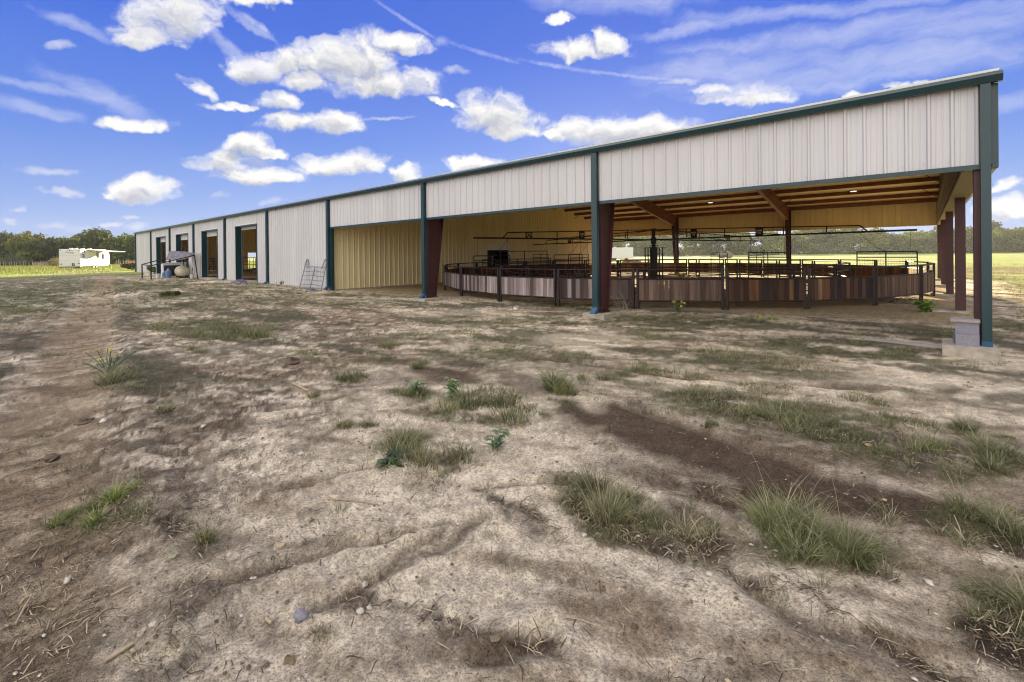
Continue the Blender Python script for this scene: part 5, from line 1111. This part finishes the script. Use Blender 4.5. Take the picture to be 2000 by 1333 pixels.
def dot(a, v):
    n = N(nt, 'ShaderNodeVectorMath', operation='DOT_PRODUCT'); L(a, n.inputs[0]); n.inputs[1].default_value = v; return n.outputs['Value']
def mr(x, a, b, c=0., d=1., smooth=True):
    n = N(nt, 'ShaderNodeMapRange'); n.interpolation_type = 'SMOOTHSTEP' if smooth else 'LINEAR'; L(x, n.inputs[0])
    for i, q in enumerate((a, b, c, d)): n.inputs[1+i].default_value = q
    return n.outputs[0]
def mixc(f, a, b):
    n = N(nt, 'ShaderNodeMix', data_type='RGBA'); 
    if isinstance(f, (int, float)): n.inputs[0].default_value = f
    else: L(f, n.inputs[0])
    for i, q in ((6, a), (7, b)):
        if isinstance(q, tuple): n.inputs[i].default_value = (*q, 1)
        else: L(q, n.inputs[i])
    return n.outputs[2]
sx, sy_, sz = dot(vec, tuple(rt)), dot(vec, tuple(fw)), dot(vec, (0, 0, 1))
az = M1('ARCTAN2', sx, sy_); el = M1('ARCSINE', sz)
# blue gradient with height, blended with the physical sky
ramp = N(nt, 'ShaderNodeValToRGB'); e = ramp.color_ramp.elements
stops = [(0, (.36, .49, .80)), (.10, (.24, .38, .80)), (.25, (.11, .24, .77)), (.48, (.040, .14, .72)), (1, (.025, .10, .60))]
e[0].position = 0; e[0].color = (*stops[0][1], 1); e[1].position = 1; e[1].color = (*stops[-1][1], 1)
for p, c in stops[1:-1]: q = e.new(p); q.color = (*c, 1)
L(mr(el, 0, R_(50), 0, 1, False), ramp.inputs[0])
sky = N(nt, 'ShaderNodeTexSky', sky_type='NISHITA'); sky.sun_disc = False; sky.sun_elevation = EL; sky.sun_rotation = math.atan2(sd[0], sd[1]); sky.air_density = 1; sky.dust_density = .3; sky.ozone_density = 3
def vscale(v, k):
    n = N(nt, 'ShaderNodeVectorMath', operation='SCALE'); L(v, n.inputs[0])
    if isinstance(k, (int, float)): n.inputs['Scale'].default_value = k
    else: L(k, n.inputs['Scale'])
    return n.outputs[0]
base = mixc(.04, vscale(ramp.outputs[0], KS), sky.outputs[0])
# cloud field
cmb = N(nt, 'ShaderNodeCombineXYZ'); L(az, cmb.inputs[0]); L(el, cmb.inputs[1]); cmb.inputs[2].default_value = 1; P = cmb.outputs[0]
def azel(u, v):
    d = ray(u, v); d = d/np.linalg.norm(d); return np.array([math.atan2(d@np.array(rt), d@np.array(fw)), math.asin(d[2])])
def blob(u, v, ru, rv, ang=0, flat=1.7):
    a = R_(ang); c = azel(u, v); e1 = (azel(u+ru*math.cos(a)*.3, v+ru*math.sin(a)*.3)-c)/.3; e2 = (azel(u+rv*math.sin(a)*.3, v-rv*math.cos(a)*.3)-c)/.3
    A = np.linalg.inv(np.array([e1, e2]).T); p = dot(P, (A[0, 0], A[0, 1], -A[0]@c)); q = dot(P, (A[1, 0], A[1, 1], -A[1]@c))
    if flat != 1: q = M1('MAXIMUM', q, M1('MULTIPLY', q, -flat))
    return M1('SUBTRACT', 1, M1('MULTIPLY_ADD', p, p, M1('MULTIPLY', q, q)))
CU_ = [(335, 40, 105, 62, 0), (290, 78, 60, 30, 0), (515, 4, 80, 18, 0), (500, 135, 62, 34, 0), (590, 120, 75, 40, 0), (700, 122, 95, 52, 0), (745, 168, 118, 38, 0), (790, 88, 70, 28, 12), (600, 160, 50, 26, 0),
       (540, 200, 50, 24, 0), (590, 245, 90, 24, 0), (665, 248, 55, 30, 0), (395, 180, 40, 20, 25), (455, 212, 52, 10, 0), (480, 283, 50, 24, 0), (440, 318, 72, 28, 0), (520, 298, 50, 14, 0), (500, 345, 98, 26, 0), (640, 326, 72, 26, 0), (705, 325, 52, 34, 0),
       (290, 376, 76, 30, 0), (228, 380, 20, 8, 0), (800, 342, 34, 24, 0), (935, 328, 55, 28, 0), (970, 232, 92, 48, 0), (1010, 255, 60, 26, 0), (1200, 262, 138, 40, 0), (1090, 262, 36, 14, 0),
       (1130, 100, 80, 26, 0), (1190, 85, 40, 26, 40), (1100, 38, 38, 14, 0), (1455, 195, 100, 30, 0), (1400, 180, 50, 14, 0), (1670, 188, 36, 10, 0), (1770, 175, 50, 8, 0), (1958, 362, 30, 20, 0), (1990, 412, 55, 28, 0), (1975, 430, 30, 12, 0), (855, 200, 34, 9, 12),
       (258, 246, 72, 18, 0)]
SOFT = [(90, 340, 70, 11, 0), (120, 378, 40, 10, 0), (410, 388, 30, 12, 0), (130, 106, 45, 16, 0), (18, 415, 22, 9, 0), (14, 438, 20, 10, 0), (110, 445, 30, 12, 0), (150, 450, 40, 14, 0), (215, 440, 24, 7, 0), (270, 445, 30, 12, 0), (535, 398, 30, 12, 0), (890, 145, 28, 12, 0), (640, 80, 30, 14, 0), (585, 75, 22, 10, 0), (760, 232, 60, 6, 0), (1330, 165, 40, 8, 0), (255, 426, 20, 7, 0)]
CIR = [(1500, 165, 260, 26, -7), (1850, 60, 260, 30, -8), (160, 50, 90, 13, 22), (200, 190, 120, 20, 22), (60, 170, 160, 10, 8), (70, 215, 110, 16, 12), (490, 48, 60, 9, 35), (470, 110, 120, 14, 30), (1640, 70, 420, 26, -9), (1780, 120, 340, 42, -9), (1420, 135, 200, 34, -6), (1560, 25, 300, 18, -6), (1200, 0, 180, 30, 0), (1940, 200, 150, 22, -8), (1330, 60, 100, 14, -10), (1700, 160, 300, 18, -10)]
TRAIL = [(800, 45, 100, 5, 32), (940, 103, 95, 6, 17), (1100, 132, 100, 6, 9), (1240, 150, 110, 5, 6), (860, 80, 20, 12, 0), (500, 45, 50, 6, 35)]
def field(lst, flat):
    r = None
    for b_ in lst:
        q = blob(*b_, flat=flat); r = q if r is None else M1('MAXIMUM', r, q)
    return r
def noise(v, sc, det, rough=.55, str_=(1, 1, 1), off=(0, 0, 0)):
    mp = N(nt, 'ShaderNodeMapping'); mp.inputs['Scale'].default_value = str_; mp.inputs['Location'].default_value = off; L(v, mp.inputs[0]); n = N(nt, 'ShaderNodeTexNoise'); n.inputs['Scale'].default_value = sc; n.inputs['Detail'].default_value = det; n.inputs['Roughness'].default_value = rough; L(mp.outputs[0], n.inputs[0]); return n.outputs[0]
PRAW = P
wn = N(nt, 'ShaderNodeTexNoise'); wn.inputs['Scale'].default_value = 11; wn.inputs['Detail'].default_value = 4; wn.inputs['Roughness'].default_value = .6; L(P, wn.inputs[0])
wsb = N(nt, 'ShaderNodeVectorMath', operation='SUBTRACT'); L(wn.outputs['Color'], wsb.inputs[0]); wsb.inputs[1].default_value = (.5, .5, .5)
wml = N(nt, 'ShaderNodeVectorMath', operation='MULTIPLY_ADD'); L(wsb.outputs[0], wml.inputs[0]); wml.inputs[1].default_value = (.13, .055, 0); L(P, wml.inputs[2]); P = wml.outputs[0]
P0 = P
def density(P_):
    global P
    P = P_; f = field(CU_, 1.6); P = P0
    a = noise(P_, 15, 9, .58, (1, 1.45, 1)); return M1('ADD', M1('MULTIPLY', M1('MAXIMUM', f, -1.2), 1.3), M1('MULTIPLY', M1('SUBTRACT', a, .43), 4.2)), a
n3 = noise(P, 42, 5, .6, (1, 1.4, 1)); n2 = noise(P, 5, 3, .5, (1, 1.6, 1))
dens, n1 = density(P)
dens = M1('ADD', dens, M1('MULTIPLY', M1('SUBTRACT', n3, .5), .35))
up = N(nt, 'ShaderNodeVectorMath', operation='ADD'); L(P, up.inputs[0]); up.inputs[1].default_value = (.006, .017, 0); dup_, _n = density(up.outputs[0])
alpha = mr(dens, -.2, 1.4)
lit = M1('SUBTRACT', 1.02, M1('MULTIPLY', mr(dup_, .1, 2.4), .72)); lit = M1('ADD', lit, M1('MULTIPLY', M1('SUBTRACT', n2, .5), .35)); lit = M1('ADD', lit, M1('MULTIPLY', M1('SUBTRACT', n1, .5), .9))
ccol = mixc(mr(lit, .42, .98, 0, 1, False), (.50, .53, .62), (.98, .975, .96))
sky1 = mixc(M1('MULTIPLY', alpha, mr(el, 0, R_(6), .75, 1)), base, vscale(ccol, KS))
fs = field(SOFT, 1.2); ds = mr(M1('ADD', M1('MAXIMUM', fs, -1), M1('MULTIPLY', M1('SUBTRACT', n1, .5), 3.0)), .0, 1.3, 0, .6)
sky1 = mixc(ds, sky1, vscale(mixc(.5, (.8, .82, .9), (.85, .85, .9)), KS))
ci = noise(P, 7, 9, .66, (1, 3.6, 1)); fci = field(CIR, 1); dc = mr(M1('ADD', M1('MAXIMUM', fci, -1), M1('MULTIPLY', M1('SUBTRACT', ci, .5), 3.0)), -.6, 1.9, 0, .58)
sky1 = mixc(dc, sky1, vscale(mixc(0., (.72, .76, .95), (1, 1, 1)), KS))
P = PRAW; ft = field(TRAIL, 1); dt = mr(M1('ADD', M1('MAXIMUM', ft, -1), M1('MULTIPLY', M1('SUBTRACT', n3, .5), 2.6)), -.1, 1.6, 0, .42)
sky1 = mixc(dt, sky1, vscale(mixc(0., (.80, .84, .98), (1, 1, 1)), KS))
# unseen bright cover overhead and behind the camera, added to fill the shade
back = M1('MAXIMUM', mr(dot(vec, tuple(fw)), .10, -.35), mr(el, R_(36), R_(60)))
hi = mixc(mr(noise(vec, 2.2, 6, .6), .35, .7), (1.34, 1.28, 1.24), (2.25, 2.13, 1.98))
sky2 = mixc(back, sky1, vscale(vscale(hi, mr(dot(vec, tuple(rt)), -.7, .7, 1.35, .62)), KS))  # added cover is brighter on the left so the wall ribs show
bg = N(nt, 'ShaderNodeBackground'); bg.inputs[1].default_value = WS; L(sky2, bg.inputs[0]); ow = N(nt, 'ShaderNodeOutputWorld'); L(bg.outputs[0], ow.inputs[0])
wd.cycles.sampling_method = 'MANUAL'; wd.cycles.sample_map_resolution = 512
HAZE = 0.00024
if HAZE:
    b = MB(); b.box((-420, -60, -1.6), (260, 420, 24)); hm = bpy.data.materials.new('haze'); hm.use_nodes = True; hn = hm.node_tree; hn.nodes.clear(); pv = hn.nodes.new('ShaderNodeVolumePrincipled'); pv.inputs['Color'].default_value = (.86, .9, 1, 1); pv.inputs['Density'].default_value = HAZE; pv.inputs['Anisotropy'].default_value = .35; oo = hn.nodes.new('ShaderNodeOutputMaterial'); hn.links.new(pv.outputs[0], oo.inputs['Volume']); hz = b.build('haze', hm); tag(hz, 'thin warm haze in the air over the fields', None, kind='stuff')
scene.cycles.filter_width = 1.1; scene.cycles.use_denoising = True; scene.cycles.max_bounces = 6; scene.cycles.diffuse_bounces = 3; scene.cycles.volume_bounces = 0; scene.cycles.transparent_max_bounces = 4; scene.cycles.caustics_reflective = False; scene.cycles.caustics_refractive = False
for ob in list(COL.objects):
    if '_o' in ob: del ob['_o']
